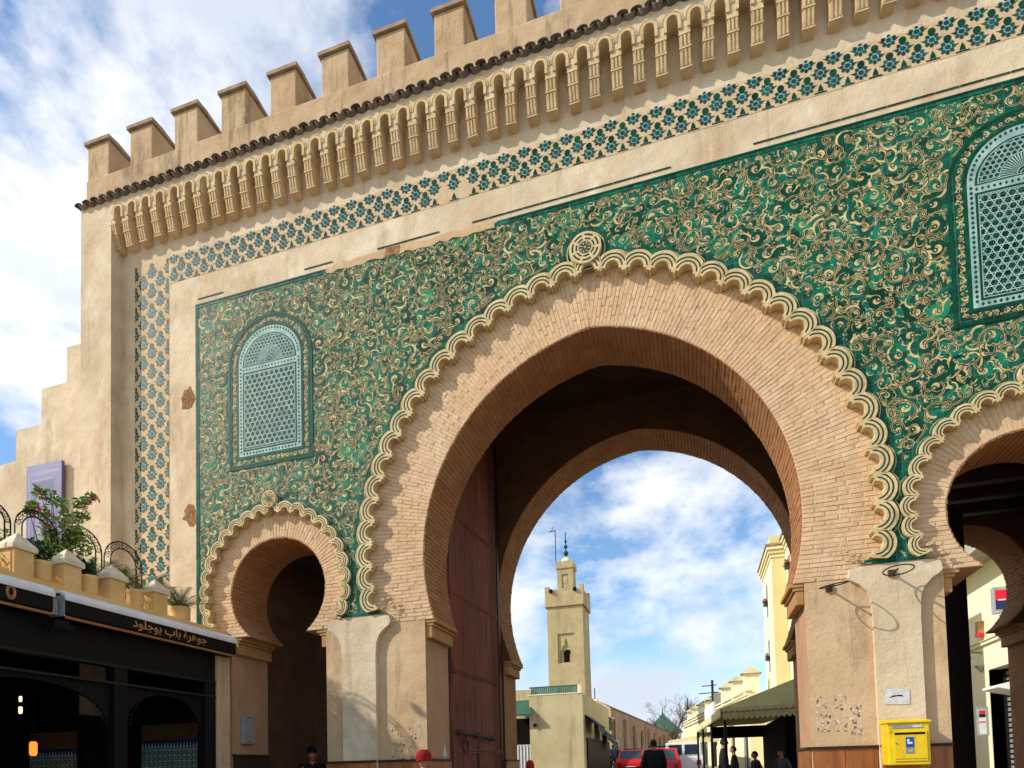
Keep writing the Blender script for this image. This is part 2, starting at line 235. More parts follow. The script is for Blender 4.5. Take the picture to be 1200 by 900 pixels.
# ---------------------------------------------------------------- mesh helpers
ORG = {}
def org(o): return ORG.get(o.name, Vector((0, 0, 0))) if o else Vector((0, 0, 0))
class MB:
    def __init__(s): s.v = []; s.f = []; s.mi = []; s.mats = []
    def m(s, name):
        mt = M[name]
        if mt not in s.mats: s.mats.append(mt)
        return s.mats.index(mt)
    def add(s, vs, fs, mat):
        k = len(s.v); s.v += [tuple(v) for v in vs]; i = s.m(mat)
        for f in fs: s.f.append([k+q for q in f]); s.mi.append(i)
        return s
    def box(s, x0, x1, y0, y1, z0, z1, mat):
        vs = [(x, y, z) for z in (z0, z1) for y in (y0, y1) for x in (x0, x1)]
        return s.add(vs, [(0, 2, 3, 1), (4, 5, 7, 6), (0, 1, 5, 4), (2, 6, 7, 3), (0, 4, 6, 2), (1, 3, 7, 5)], mat)
    def obox(s, c, ax, ay, az, mat):                   # oriented box: centre and three half vectors
        c = Vector(c); vs = [c+ax*i+ay*j+az*k for k in (-1, 1) for j in (-1, 1) for i in (-1, 1)]
        return s.add(vs, [(0, 2, 3, 1), (4, 5, 7, 6), (0, 1, 5, 4), (2, 6, 7, 3), (0, 4, 6, 2), (1, 3, 7, 5)], mat)
    def prism(s, pts, y0, y1, mat, holes=(), side=None):   # pts in (x, z), extruded along y (y0 = front)
        loops = [list(pts)]+[list(h) for h in holes]
        flat = [p for l in loops for p in l]; n = len(flat)
        tris = tessellate_polygon([[Vector((p[0], p[1], 0)) for p in l] for l in loops])
        fr = []
        for t in tris:
            a, b, c = [flat[i] for i in t]
            ar = (b[0]-a[0])*(c[1]-a[1])-(b[1]-a[1])*(c[0]-a[0])
            fr.append(tuple(t) if ar > 0 else tuple(reversed(t)))
        vs = [(p[0], y0, p[1]) for p in flat]+[(p[0], y1, p[1]) for p in flat]
        s.add(vs, fr+[tuple(n+i for i in reversed(t)) for t in fr], mat)
        k = 0; sf = []
        for l in loops:
            ar = sum(l[i][0]*l[(i+1) % len(l)][1]-l[(i+1) % len(l)][0]*l[i][1] for i in range(len(l)))
            hole = l is not loops[0]
            for i in range(len(l)):
                a, b = k+i, k+(i+1) % len(l)
                q = (a, n+a, n+b, b)
                if (ar > 0) == hole: q = tuple(reversed(q))
                sf.append(tuple(reversed(q)) if not hole else tuple(reversed(q)))
            k += len(l)
        return s.add(vs, sf, side or mat)
    def flat(s, pts, y, mat):                          # one flat n-gon facing -y
        return s.add([(p[0], y, p[1]) for p in pts], [tuple(range(len(pts)))], mat)
    def ribbon(s, pts, ws, y, mat):                    # flat ribbon in the xz plane
        n = len(pts); vs = []
        for i, p in enumerate(pts):
            a = pts[max(0, i-1)]; b = pts[min(n-1, i+1)]
            dx, dz = b[0]-a[0], b[1]-a[1]; l = math.hypot(dx, dz) or 1
            nx, nz = -dz/l, dx/l; h = ws[i]/2 if hasattr(ws, '__len__') else ws/2
            vs += [(p[0]+nx*h, y, p[1]+nz*h), (p[0]-nx*h, y, p[1]-nz*h)]
        return s.add(vs, [(2*i, 2*i+1, 2*i+3, 2*i+2) for i in range(n-1)], mat)
    def tube(s, path, r, mat, n=6, caps=True):
        P = [Vector(p) for p in path]; vs = []; rs = r if hasattr(r, '__len__') else [r]*len(P)
        for i, p in enumerate(P):
            d = (P[min(len(P)-1, i+1)]-P[max(0, i-1)]).normalized()
            u = d.cross(Vector((0, 0, 1)) if abs(d.z) < 0.9 else Vector((1, 0, 0))).normalized(); v = d.cross(u)
            for k in range(n):
                a = 2*PI*k/n; vs.append(p+(u*math.cos(a)+v*math.sin(a))*rs[i])
        fs = [(i*n+k, i*n+(k+1) % n, (i+1)*n+(k+1) % n, (i+1)*n+k) for i in range(len(P)-1) for k in range(n)]
        if caps: fs += [tuple(range(n))[::-1], tuple((len(P)-1)*n+k for k in range(n))]
        return s.add(vs, fs, mat)
    def lathe(s, c, prof, mat, n=16):                  # prof: (radius, z)
        c = Vector(c); vs = [c+Vector((r*math.cos(2*PI*k/n), r*math.sin(2*PI*k/n), z)) for r, z in prof for k in range(n)]
        fs = [(i*n+k, i*n+(k+1) % n, (i+1)*n+(k+1) % n, (i+1)*n+k) for i in range(len(prof)-1) for k in range(n)]
        fs += [tuple(range(n))[::-1], tuple((len(prof)-1)*n+k for k in range(n))]
        return s.add(vs, fs, mat)
    def ball(s, c, r, mat, n=12, sz=(1, 1, 1)):
        c = Vector(c); vs = []; m_ = n//2
        for i in range(m_+1):
            t = PI*i/m_
            for k in range(n): vs.append(c+Vector((r*sz[0]*math.sin(t)*math.cos(2*PI*k/n), r*sz[1]*math.sin(t)*math.sin(2*PI*k/n), r*sz[2]*math.cos(t))))
        return s.add(vs, [(i*n+k, (i+1)*n+k, (i+1)*n+(k+1) % n, i*n+(k+1) % n) for i in range(m_) for k in range(n)], mat)
    def mesh(s, name, smooth=False, o=Vector((0, 0, 0))):
        me = bpy.data.meshes.new(name)
        vs = s.v if o.length == 0 else [(v[0]-o.x, v[1]-o.y, v[2]-o.z) for v in s.v]
        me.from_pydata(vs, [], s.f)
        for mt in s.mats: me.materials.append(mt)
        me.polygons.foreach_set('material_index', s.mi)
        if smooth: me.polygons.foreach_set('use_smooth', [True]*len(s.f))
        me.update(); return me
    def build(s, name, parent=None, smooth=False, kind=None, label=None, bevel=0, loc=None):
        o0 = org(parent) if loc is None else Vector(loc)
        ob = bpy.data.objects.new(name, s.mesh(name, smooth, o0)); COL.objects.link(ob)
        if parent:
            ob.parent = parent
            if loc is not None: ob.location = o0-org(parent)
        else: ob.location = o0
        ORG[ob.name] = o0.copy()
        if kind: ob['kind'] = kind
        if label: ob['label'] = label
        if bevel:
            b = ob.modifiers.new('bevel', 'BEVEL'); b.width = bevel; b.segments = 2; b.limit_method = 'ANGLE'
        return ob
def tag(o, label, cat, group=None):
    o['label'] = label; o['category'] = cat
    if group: o['group'] = group
    return o
def thing(name, loc, label, cat, group=None):
    o = bpy.data.objects.new(name, None); o.location = loc; o.empty_display_size = 0.2; COL.objects.link(o)
    ORG[o.name] = Vector(loc); return tag(o, label, cat, group)
def inst(me, name, parent, loc, rot=(0, 0, 0), scale=(1, 1, 1)):
    o = bpy.data.objects.new(name, me); COL.objects.link(o); o.parent = parent
    o.location = Vector(loc)-org(parent); o.rotation_euler = rot; o.scale = scale
    ORG[o.name] = Vector(loc); return o
def Z(z): return z+EH                                   # heights of the gate are written relative to the eye

# ---------------------------------------------------------------- ground (slopes up gently beyond the gate)
def gz(y): return 0.0 if y < 12.5 else min(1.45, (y-12.5)*0.031)
g = MB(); ys = [-60, 0, 12.5, 59.3, 140, 900]
g.add([(x, y, gz(y)-0.02) for y in ys for x in (-700, 700)], [(2*i, 2*i+1, 2*i+3, 2*i+2) for i in range(5)], 'paving')
g.build('ground', kind='structure')
g = MB(); g.add([(x, y, gz(y)-0.016) for y in (12.6, 59.3, 160) for x in (-3.6-(y-12)*0.11, 2.6-(y-12)*0.06)], [(0, 1, 3, 2), (2, 3, 5, 4)], 'asphalt'); g.build('road', kind='structure')

# ================================================================= THE GATE
XC = -1.15
gate = thing('city_gate', (XC, 8, 0), 'monumental horseshoe-arched city gate faced in green carved tile with crenellated top', 'gate')
def Zs(pts): return [(x, Z(z)) for x, z in pts]
# arch description: centre x, centre z, intrados (R, e), edge of the scalloped border (R, e)
ARCH = {'main': (XC, 2.95, 2.784, 0.364, 3.44, 0.26), 'left': (-5.95, 2.73, 0.80, -0.02, 1.16, 0.01), 'right': (3.56, 2.73, 0.80, -0.02, 1.16, 0.01)}
def half_arc(R, e, zlow, n=40):
    """right half of a two-centred arch relative to its centre, from height zlow up to the apex"""
    t0 = math.asin(zlow/R); t1 = math.acos(max(-1, min(1, e/R)))
    return [(-e+R*math.cos(t0+(t1-t0)*i/n), R*math.sin(t0+(t1-t0)*i/n)) for i in range(n+1)]
def arc_full(cx, cz, R, e, zlow, n=40):                # left foot -> apex -> right foot
    h = half_arc(R, e, zlow, n)
    return [(cx-x, cz+z) for x, z in h]+[(cx+x, cz+z) for x, z in reversed(h[:-1])]
YF, YR, YB = 8.0, 8.075, 8.90                           # face of the tile wall, face of the brick rings, back of the front wall
TIP = 2.08
def jamb_outline(name, jl, jr, zt=1.85):
    cx, cz, Ri, ei, Ro, eo = ARCH[name]
    a = arc_full(cx, cz, Ri, ei, TIP-cz, 44)
    return [(jl, 0-EH), (jl, TIP)]+a+[(jr, TIP), (jr, 0-EH)]
JL = {'left': (-6.76, -5.13), 'main': (-3.57, 1.26), 'right': (2.68, 4.42)}
WL, WR = -8.80, 6.50                                   # inner edges of the two corner buttresses
# wall behind the tile face: brick rings and jambs stand in this plane
o = [(WR, -EH), (WR, 9.3), (WL, 9.3), (WL, -EH)]
outl = list(o)
for n_ in ('left', 'main', 'right'): outl += jamb_outline(n_, *JL[n_])
MB().prism(Zs(outl), YR, YB, 'stucco_low', side='pinkplaster').build('pier_wall', gate)
# front tile wall with wide notches and scalloped heads
def scallop_arc(name, zlow, off):
    cx, cz, Ri, ei, Ro, eo = ARCH[name]
    return arc_full(cx, cz, Ro+off-.008, eo, zlow-cz, 50)
def cap_l(x): return [(x, 1.55), (x-0.012, 1.80), (x-0.05, 1.90), (x-0.13, 1.99), (x-0.21, 2.04), (x-0.235, 2.08), (x-0.22, 2.17)]
def cap_r(x): return [(x+(x-p[0]), p[1]) for p in cap_l(x)]
fo = [(WR, -EH), (WR, 9.2), (WL, 9.2), (WL, -EH), (-7.06, -EH), (-7.06, 2.2)]
fo += scallop_arc('left', 2.22, 0.12)
fo += list(reversed(cap_l(-4.83)))+[(-4.83, -EH), (-4.30, -EH)]+cap_r(-4.30)
fo += scallop_arc('main', 2.22, 0.13)
fo += list(reversed(cap_l(1.95)))+[(1.95, -EH), (2.42, -EH)]+cap_r(2.42)
fo += scallop_arc('right', 2.22, 0.12)
fo += [(4.74, 2.2), (4.74, -EH)]
MB().prism(Zs(fo), YF, YR-0.002, 'stucco').build('face_wall', gate, bevel=0.008)
# corner buttresses and overhanging top wall
NY = 7.78
bt = MB(); bt.box(-9.43, WL, NY, 9.6, 0, Z(9.3), 'stucco'); bt.build('corner_buttress', gate)
bt = MB(); bt.box(WR, 7.15, NY, 9.6, 0, Z(9.3), 'stucco'); bt.build('corner_buttress', gate)
# overhang with arched niches
CP = 0.2795; C0 = -8.655; NC = 55
top = [(WR, 9.02), (WR, 9.298), (WL+0.0, 9.298), (WL, 9.02)]
pts = [(WL, 9.0)]
for i in range(NC):
    cx = C0+i*CP
    if cx > WR-0.12: break
    pts += [(cx-0.068, 9.0), (cx-0.068, 9.12)]+[(cx-0.068*math.cos(a), 9.12+0.068*math.sin(a)) for a in [PI*k/8 for k in range(1, 8)]]+[(cx+0.068, 9.12), (cx+0.068, 9.0)]
NCU = i
pts += [(WR, 9.0), (WR, 9.298), (WL, 9.298)]
MB().prism(Zs(pts), NY, 7.998, 'stucco').build('overhang', gate)
# corbel: one mesh, shared
cb = MB()
prof = [(0, 9.0), (0, 8.93), (0.012, 8.915), (0.02, 8.88), (0.030, 8.82), (0.034, 8.79), (0.030, 8.785), (0.030, 8.77), (0.048, 8.755), (0.060, 8.70), (0.072, 8.64), (0.090, 8.60), (0.086, 8.592), (0.086, 8.575), (0.15, 8.565), (0.222, 8.565), (0.222, 9.0)]
hw = 0.066
vs = [(sx*hw, NY+y, z-9.0) for sx in (-1, 1) for y, z in prof]; n_ = len(prof)
fs = [(i, (i+1) % n_, n_+(i+1) % n_, n_+i) for i in range(n_)]
cb.add(vs, fs, 'corbel')
t_ = tessellate_polygon([[Vector((y, z, 0)) for y, z in prof]])
cb.add(vs, [tuple(t) for t in t_]+[tuple(n_+k for k in reversed(t)) for t in t_], 'corbel')
for zz, yy in ((-0.075, -0.006), (-0.222, 0.022), (-0.418, 0.078)):     # moulded lips
    cb.box(-hw-0.005, hw+0.005, NY+yy, NY+yy+0.05, zz-0.009, zz+0.009, 'corbel')
for dx in (-0.044, 0, 0.044):                                          # vertical flutes on the front
    for (za, ya, zb, yb) in ((-.09, .004, -.21, .026), (-.24, .036, -.405, .08)):
        p = [(dx-.012, NY+ya-.006, za), (dx+.012, NY+ya-.006, za), (dx+.012, NY+yb-.006, zb), (dx-.012, NY+yb-.006, zb)]
        cb.add(p+[(v[0], v[1]+.03, v[2]) for v in p], [(0, 3, 2, 1), (0, 1, 5, 4), (1, 2, 6, 5), (3, 0, 4, 7)], 'cream')
cb.v = [(v[0], v[1]-NY, v[2]) for v in cb.v]
cbm = cb.mesh('corbel')
hd = MB()                                                               # horseshoe moulding above each niche
def arch_band(mb, r0, r1, leg, y0, y1, mat, n=10):
    a = [(-r1, -leg)]+[(-r1*math.cos(PI*k/n), r1*math.sin(PI*k/n)) for k in range(n+1)]+[(r1, -leg), (r0, -leg)]+[(r0*math.cos(PI*k/n), r0*math.sin(PI*k/n)) for k in range(n+1)]+[(-r0, -leg)]
    mb.prism(a, y0, y1, mat)
arch_band(hd, 0.067, 0.104, 0.13, -0.018, 0.004, 'cream')
arch_band(hd, 0.118, 0.130, 0.03, -0.012, 0.004, 'corbel')
hdm = hd.mesh('niche_moulding')
for i in range(NCU+1):
    x = C0+(i-0.5)*CP
    if x < WR-0.07:
        inst(cbm, 'corbel', gate, (x+random.uniform(-.004, .004) if i else x+0.02, NY+random.uniform(0, .006), Z(9.0)+random.uniform(-.006, .003)), (0, random.uniform(-.02, .02), random.uniform(-.04, .04)), (random.uniform(.96, 1.03), 1, random.uniform(.98, 1.02)))
    if i < NCU: inst(hdm, 'niche_moulding', gate, (C0+i*CP, NY, Z(9.12)))
# eave slab, roof tiles, parapet, merlons
MB().box(-9.43, 7.15, NY-0.001, 10.2, Z(9.30), Z(9.36), 'stucco').build('eave_slab', gate)
MB().box(-9.40, 7.12, NY+0.06, NY+0.62, Z(9.36), Z(9.88), 'parapet').build('parapet_wall', gate, bevel=0.02)
rt = MB(); nseg = 8
for (r0, th, yo, flip, ox) in ((0.050, 0.014, 0.0, 1, 0.0),):
    vs = []; ln_ = 0.26
    for yy in (0, ln_):
        for rr in (r0, r0+th):
            for k in range(nseg+1):
                a = PI*k/nseg; vs.append((rr*math.cos(a)*1.12, yy, rr*math.sin(a)*.55))
    m1 = nseg+1
    fs = []
    for k in range(nseg):
        fs += [(k, k+1, 2*m1+k+1, 2*m1+k), (m1+k, 3*m1+k, 3*m1+k+1, m1+k+1), (k, m1+k, m1+k+1, k+1)]
    fs += [(0, 2*m1, 3*m1, m1), (nseg, m1+nseg, 3*m1+nseg, 2*m1+nseg)]
    rt.add(vs, fs, 'roof_tile')
rtm = rt.mesh('roof_tile', True)
nt_ = 0; x = -9.42
while x < 7.2:
    inst(rtm, 'roof_tile', gate, (x, 7.70+random.uniform(-.012, .012), Z(9.362)), (R_(12), 0, random.uniform(-.03, .03)), (1, 1, 1))
    inst(rtm, 'roof_tile', gate, (x+0.085, 7.71+random.uniform(-.01, .01), Z(9.368)), (R_(12), PI, random.uniform(-.03, .03)), (0.92, 1, 1))
    x += 0.170
MB().add([(-9.46, 7.74, Z(9.358)), (7.2, 7.74, Z(9.358)), (7.2, 7.86, Z(9.41)), (-9.46, 7.86, Z(9.41)), (-9.46, 7.86, Z(9.33)), (7.2, 7.86, Z(9.33))], [(0, 1, 2, 3), (0, 4, 5, 1)], 'roof_tile').build('eave_board', gate)
mw = 0.45; x = -9.385
ml = MB(); ml.box(0, mw, 0, 0.46, -0.04, 0.60, 'parapet'); mlm = ml.mesh('merlon')
cp = MB(); cp.add([(-0.035, -0.04, 0), (mw+0.035, -0.04, 0), (mw+0.035, 0.50, 0), (-0.035, 0.50, 0), (-0.035, -0.04, 0.055), (mw+0.035, -0.04, 0.055), (mw+0.035, 0.16, 0.075), (-0.035, 0.16, 0.075), (mw+0.035, 0.50, 0.03), (-0.035, 0.50, 0.03)],
       [(0, 3, 2, 1), (0, 1, 5, 4), (4, 5, 6, 7), (7, 6, 8, 9), (3, 9, 8, 2), (0, 4, 7, 3), (7, 9, 3), (1, 2, 6, 5), (2, 8, 6)], 'cap'); cpm = cp.mesh('merlon_cap')
while x < 6.9:
    hgt = random.uniform(-.012, .012)
    q = inst(mlm, 'merlon', gate, (x, NY+0.075, Z(9.88)), (0, random.uniform(-.01, .01), 0))
    b = q.modifiers.new('bevel', 'BEVEL'); b.width = 0.018; b.segments = 2
    inst(cpm, 'cap', q, (x, NY+0.075, Z(10.48)))
    x += 0.888
# roof deck behind the parapet
MB().box(-9.40, 7.12, 8.45, 12.3, Z(9.0), Z(9.28), 'parapet').build('roof_deck', gate)

# ---------------------------------------------------------------- rear arches, passage walls and ceiling
YB0, YB1 = 11.35, 12.15
RA = {'main': (-0.88, 3.12, 2.87, 0.24), 'left': (-5.95, 2.73, 0.82, -0.02), 'right': (4.02, 2.70, 0.88, -0.02)}
ro = [(WR, -EH), (WR, 9.0), (-9.2, 9.0), (-9.2, -EH)]
RJ = {'left': (-6.80, -5.1), 'main': (-3.44, 1.66), 'right': (3.2, 4.88)}
for n_ in ('left', 'main', 'right'):
    cx, cz, Ri, ei = RA[n_]; jl, jr = RJ[n_]
    ro += [(jl, -EH), (jl, 2.0)]+arc_full(cx, cz, Ri, ei, 2.0-cz, 44)+[(jr, 2.0), (jr, -EH)]
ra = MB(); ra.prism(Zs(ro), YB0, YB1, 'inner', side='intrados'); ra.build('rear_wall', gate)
def imposts(parent, jl, jr, zt, y0, y1, k=.82):
    for sgn, x in ((1, jl), (-1, jr)):
        mb = MB()
        xs = sorted((x-0.0*sgn, x+0.115*k*sgn)); mb.box(xs[0], xs[1], y0+0.03, y1-0.01, Z(zt-0.25), Z(zt-0.085), 'ochre')
        xs = sorted((x, x+0.15*k*sgn)); mb.box(xs[0], xs[1], y0+0.02, y1-0.005, Z(zt-0.085), Z(zt-0.045), 'ochre')
        xs = sorted((x, x+0.2*k*sgn)); mb.box(xs[0], xs[1], y0+0.008, y1+0.004, Z(zt-0.045), Z(zt+0.012), 'ochre')
        mb.build('impost', parent, bevel=0.012)
for n_ in ('left', 'main', 'right'):
    imposts(gate, JL[n_][0], JL[n_][1], TIP, YR, YB)
    imposts(gate, RJ[n_][0], RJ[n_][1], 2.0, YB0, YB1)
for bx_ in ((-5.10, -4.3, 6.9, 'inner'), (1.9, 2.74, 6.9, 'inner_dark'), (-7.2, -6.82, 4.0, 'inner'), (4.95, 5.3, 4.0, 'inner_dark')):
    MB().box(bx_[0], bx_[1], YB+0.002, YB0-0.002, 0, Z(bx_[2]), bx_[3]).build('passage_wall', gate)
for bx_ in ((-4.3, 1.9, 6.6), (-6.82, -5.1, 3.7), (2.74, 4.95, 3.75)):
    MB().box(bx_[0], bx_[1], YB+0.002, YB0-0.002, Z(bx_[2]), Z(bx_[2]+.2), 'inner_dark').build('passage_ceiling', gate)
for y in (9.5, 10.1, 10.7):
    MB().box(2.745, 4.94, y, y+0.14, Z(3.55), Z(3.73), 'dark_wood').build('ceiling_beam', gate)
# brick courses under the arches (intrados linings) and on the rings
def intrados_lining(parent, cx, cz, Ri, ei, zlow, y0, y1, mat, name='intrados'):
    mb = MB()
    for sgn in (-1, 1):
        t0 = math.asin((zlow-cz)/Ri); t1 = math.acos(max(-1, min(1, ei/Ri)))
        n = int(Ri*(t1-t0)/0.062)
        for i in range(n):
            a0 = t0+(t1-t0)*(i+0.08)/n; a1 = t0+(t1-t0)*(i+0.92)/n
            ylen = (y1-y0); segs = [(y0, y0+ylen*0.30), (y0+ylen*0.31, y0+ylen*0.64), (y0+ylen*0.65, y1)] if i % 2 else [(y0, y0+ylen*0.47), (y0+ylen*0.48, y0+ylen*0.82), (y0+ylen*0.83, y1)]
            for ya, yb in segs:
                pr = random.uniform(0.006, 0.014); q = []
                for rr in (Ri+0.01, Ri-pr):
                    for aa in (a0, a1):
                        for yy in (ya, yb): q.append((cx+sgn*(-ei+rr*math.cos(aa)), yy, Z(cz+rr*math.sin(aa))))
                mb.add(q, [(4, 6, 7, 5), (0, 4, 5, 1), (2, 3, 7, 6), (0, 2, 6, 4), (1, 5, 7, 3)], mat)
    return mb.build(name, parent, kind='stuff')
NBRICK = 298
unit = MB(); b_ = 0.06
unit.add([(-.5, 0, -.5), (.5, 0, -.5), (.5, 0, .5), (-.5, 0, .5), (-.47, -1, -.40), (.47, -1, -.40), (.47, -1, .40), (-.47, -1, .40)], [(4, 5, 6, 7), (0, 1, 5, 4), (1, 2, 6, 5), (2, 3, 7, 6), (3, 0, 4, 7)], 'brick')
um = unit.mesh('brick')
def outer_r(ox, dx, dz, Ro, eo, ei):
    # distance from (-ei, 0) along (dx, dz) to the outer two-centred curve centred (-eo, 0)
    px = -ei+eo; b = px*dx; c = px*px-Ro*Ro
    return -b+math.sqrt(max(0, b*b-c))
def ring(name, th=0.052, bl=0.25):
    cx, cz, Ri, ei, Ro, eo = ARCH[name]
    rg = MB()
    a = arc_full(cx, cz, Ro+0.14, eo, 2.18-cz, 44); bq = arc_full(cx, cz, Ri+0.003, ei, TIP+0.004-cz, 44)
    part = rg.prism(Zs(a+list(reversed(bq))), YR-0.004, YR+0.02, 'mortar').build('arch_ring', gate)
    bricks = []                                         # (x, z, angle, length, thickness)
    for sgn in (-1, 1):
        nrow = int((cz-TIP)/th)
        for r in range(nrow):                           # level courses below the centre
            z = TIP-cz+(r+0.5)*(cz-TIP)/nrow
            xi = -ei+math.sqrt(Ri*Ri-z*z); xo = -eo+math.sqrt((Ro+0.12)**2-z*z)
            x = xi-(bl*0.5 if r % 2 else 0)*random.uniform(.8, 1.1)
            while x < xo:
                x0, x1 = max(x, xi), min(x+bl, xo)
                if x1-x0 > 0.05: bricks.append((cx+sgn*(x0+x1)/2, cz+z, random.uniform(-.01, .01), x1-x0-0.010, (cz-TIP)/nrow-0.0065))
                x += bl*random.uniform(.92, 1.08)
        t1 = math.acos(max(-1, min(1, (ei+0.0)/(Ri+0.3)))); rm = (Ri+Ro)/2
        n = int(rm*t1/th)
        for i in range(n):
            t = t1*(i+0.5)/n; dx, dz = math.cos(t), math.sin(t)
            ro_ = outer_r(0, dx, dz, Ro+0.12, eo, ei)
            r = Ri-(bl*0.5 if i % 2 else 0)*random.uniform(.8, 1.1)
            while r < ro_:
                r0, r1 = max(r, Ri), min(r+bl, ro_)
                if r1-r0 > 0.05:
                    rc = (r0+r1)/2; x = -ei+rc*dx
                    if x > 0.015 or t1-t > 0.01:
                        bricks.append((cx+sgn*x, cz+rc*dz, -sgn*t if sgn > 0 else t, r1-r0-0.010, t1*rc/n*0.925))
                r += bl*random.uniform(.92, 1.08)
    bricks.sort(key=lambda q: (q[0]-0)**2+64)
    sm = MB()
    for k, (x, z, a_, l_, t_) in enumerate(bricks):
        d = random.uniform(0.004, 0.009)
        if k < NBRICK:
            inst(um, 'brick', part, (x, YR-0.002, Z(z)), (0, a_, 0), (l_, d, t_))
        else:
            ca, sa = math.cos(a_), math.sin(a_)
            vs = []
            for vx, vy, vz in unit.v:
                X_, Z_ = vx*l_, vz*t_
                vs.append((x+X_*ca+Z_*sa, YR-0.002+vy*d, Z(z)-X_*sa+Z_*ca))
            sm.add(vs, unit.f, 'brick')
    if sm.v: sm.build('brick_field', part, kind='stuff')
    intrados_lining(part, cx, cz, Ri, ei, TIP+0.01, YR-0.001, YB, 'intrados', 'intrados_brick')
    return part
for n_ in ('main', 'left', 'right'): ring(n_)
for n_ in ('main', 'left', 'right'):
    cx, cz, Ri, ei = RA[n_]
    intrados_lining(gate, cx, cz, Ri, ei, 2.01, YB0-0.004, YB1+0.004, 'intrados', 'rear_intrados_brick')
# faint brick ring on the rear wall, seen from under the front arch
rr = MB()
cx, cz, Ri, ei = RA['main']
for sgn in (-1, 1):
    for i in range(150):
        t = R_(-20)+(math.acos(ei/Ri)-R_(-20))*(i+.5)/150; dx, dz = math.cos(t), math.sin(t)
        r = Ri+0.004
        while r < Ri+0.72:
            r1 = r+random.uniform(.2, .25)
            q = []
            for yy in (YB0-0.002, YB0-random.uniform(.008, .014)):
                for r_, da in ((r, -.008), (r1-.012, -.008), (r1-.012, .008), (r, .008)):
                    q.append((cx+sgn*(-ei+r_*math.cos(t+da)), yy, Z(cz+r_*math.sin(t+da))))
            rr.add(q, [(4, 5, 6, 7) if sgn > 0 else (7, 6, 5, 4), (0, 1, 5, 4), (1, 2, 6, 5), (2, 3, 7, 6), (3, 0, 4, 7)], 'inner')
            r = r1
rr.build('rear_ring_brick', gate, kind='stuff')

# ---------------------------------------------------------------- scalloped borders and medallions
def lobe_mesh(w, s):
    mb = MB(); hwid = w/2
    def band(r0, r1, y0, mat, lo=-0.02):
        n = 14; top_, bot = [], []
        for k in range(n+1):
            a = PI*k/n
            top_.append((max(-hwid, min(hwid, -r1*math.cos(a))), None, r1, a))
        pts_o = []; pts_i = []
        for k in range(n+1):
            x = -min(hwid, r1)+2*min(hwid, r1)*k/n; pts_o.append((x, math.sqrt(max(0, r1*r1-x*x))))
            x = -min(hwid, r0)+2*min(hwid, r0)*k/n; pts_i.append((x, math.sqrt(max(0, r0*r0-x*x))))
        if r0 < hwid: pts_i = pts_i
        poly = pts_o+list(reversed(pts_i))
        if min(hwid, r1) > min(hwid, r0)+1e-4: poly = pts_o+[(min(hwid, r1), pts_o[-1][1]*0+min(0, 0) if r0 < hwid else 0)]*0+list(reversed(pts_i))
        mb.prism(poly, y0, 0.0, mat)
    body_o = 0.215*s; void = 0.088*s
    n = 14; X_o = min(hwid, body_o)
    outer = [(-X_o+2*X_o*k/n, math.sqrt(max(0, body_o**2-(-X_o+2*X_o*k/n)**2))) for k in range(n+1)]
    inner = [(void*math.cos(PI*k/10), void*math.sin(PI*k/10)) for k in range(11)]
    mb.prism(outer+[(hwid, -0.01*s), (hwid-0.012*s, -0.04*s), (hwid-0.03*s, -0.045*s), (hwid-0.04*s, -0.01*s), (void, -0.012*s)]+inner+[(-void, -0.012*s), (-hwid+0.04*s, -0.01*s), (-hwid+0.03*s, -0.045*s), (-hwid+0.012*s, -0.04*s), (-hwid, -0.01*s)], -0.012, 0.108, 'cream')
    def green(r0, r1, cut=0.012, mat='green_line'):
        pts = []; pin = []
        a_lim0 = math.acos(min(1, (hwid-cut)/r1)) if r1 > hwid-cut else 0.12
        for k in range(13):
            a = a_lim0+(PI-2*a_lim0)*k/12
            pts.append((r1*math.cos(a), r1*math.sin(a)))
        b0 = math.acos(min(1, (hwid-cut)/r0)) if r0 > hwid-cut else 0.16
        for k in range(13):
            a = b0+(PI-2*b0)*k/12; pin.append((r0*math.cos(a), r0*math.sin(a)))
        for k in range(12):
            mb.add([(pts[k][0], -0.0145, pts[k][1]), (pts[k+1][0], -0.0145, pts[k+1][1]), (pin[k+1][0], -0.0145, pin[k+1][1]), (pin[k][0], -0.0145, pin[k][1])], [(0, 1, 2, 3)], mat)
    green(0.118*s, 0.134*s); green(0.162*s, 0.179*s)
    # outer rim of green tile with a thin buff line
    def rim(r0, r1, y, mat):
        X1 = hwid+0.002; p = []
        for k in range(n+1):
            x = -X1+2*X1*k/n; p.append(((x, math.sqrt(r1*r1-x*x)), (x, math.sqrt(r0*r0-x*x))))
        for k in range(n): mb.add([(p[k][0][0], y, p[k][0][1]), (p[k+1][0][0], y, p[k+1][0][1]), (p[k+1][1][0], y, p[k+1][1][1]), (p[k][1][0], y, p[k][1][1])], [(0, 3, 2, 1)], mat)
    rim(0.214*s, 0.246*s, 0.034, 'green'); rim(0.246*s, 0.254*s, 0.0335, 'buff')
    return mb
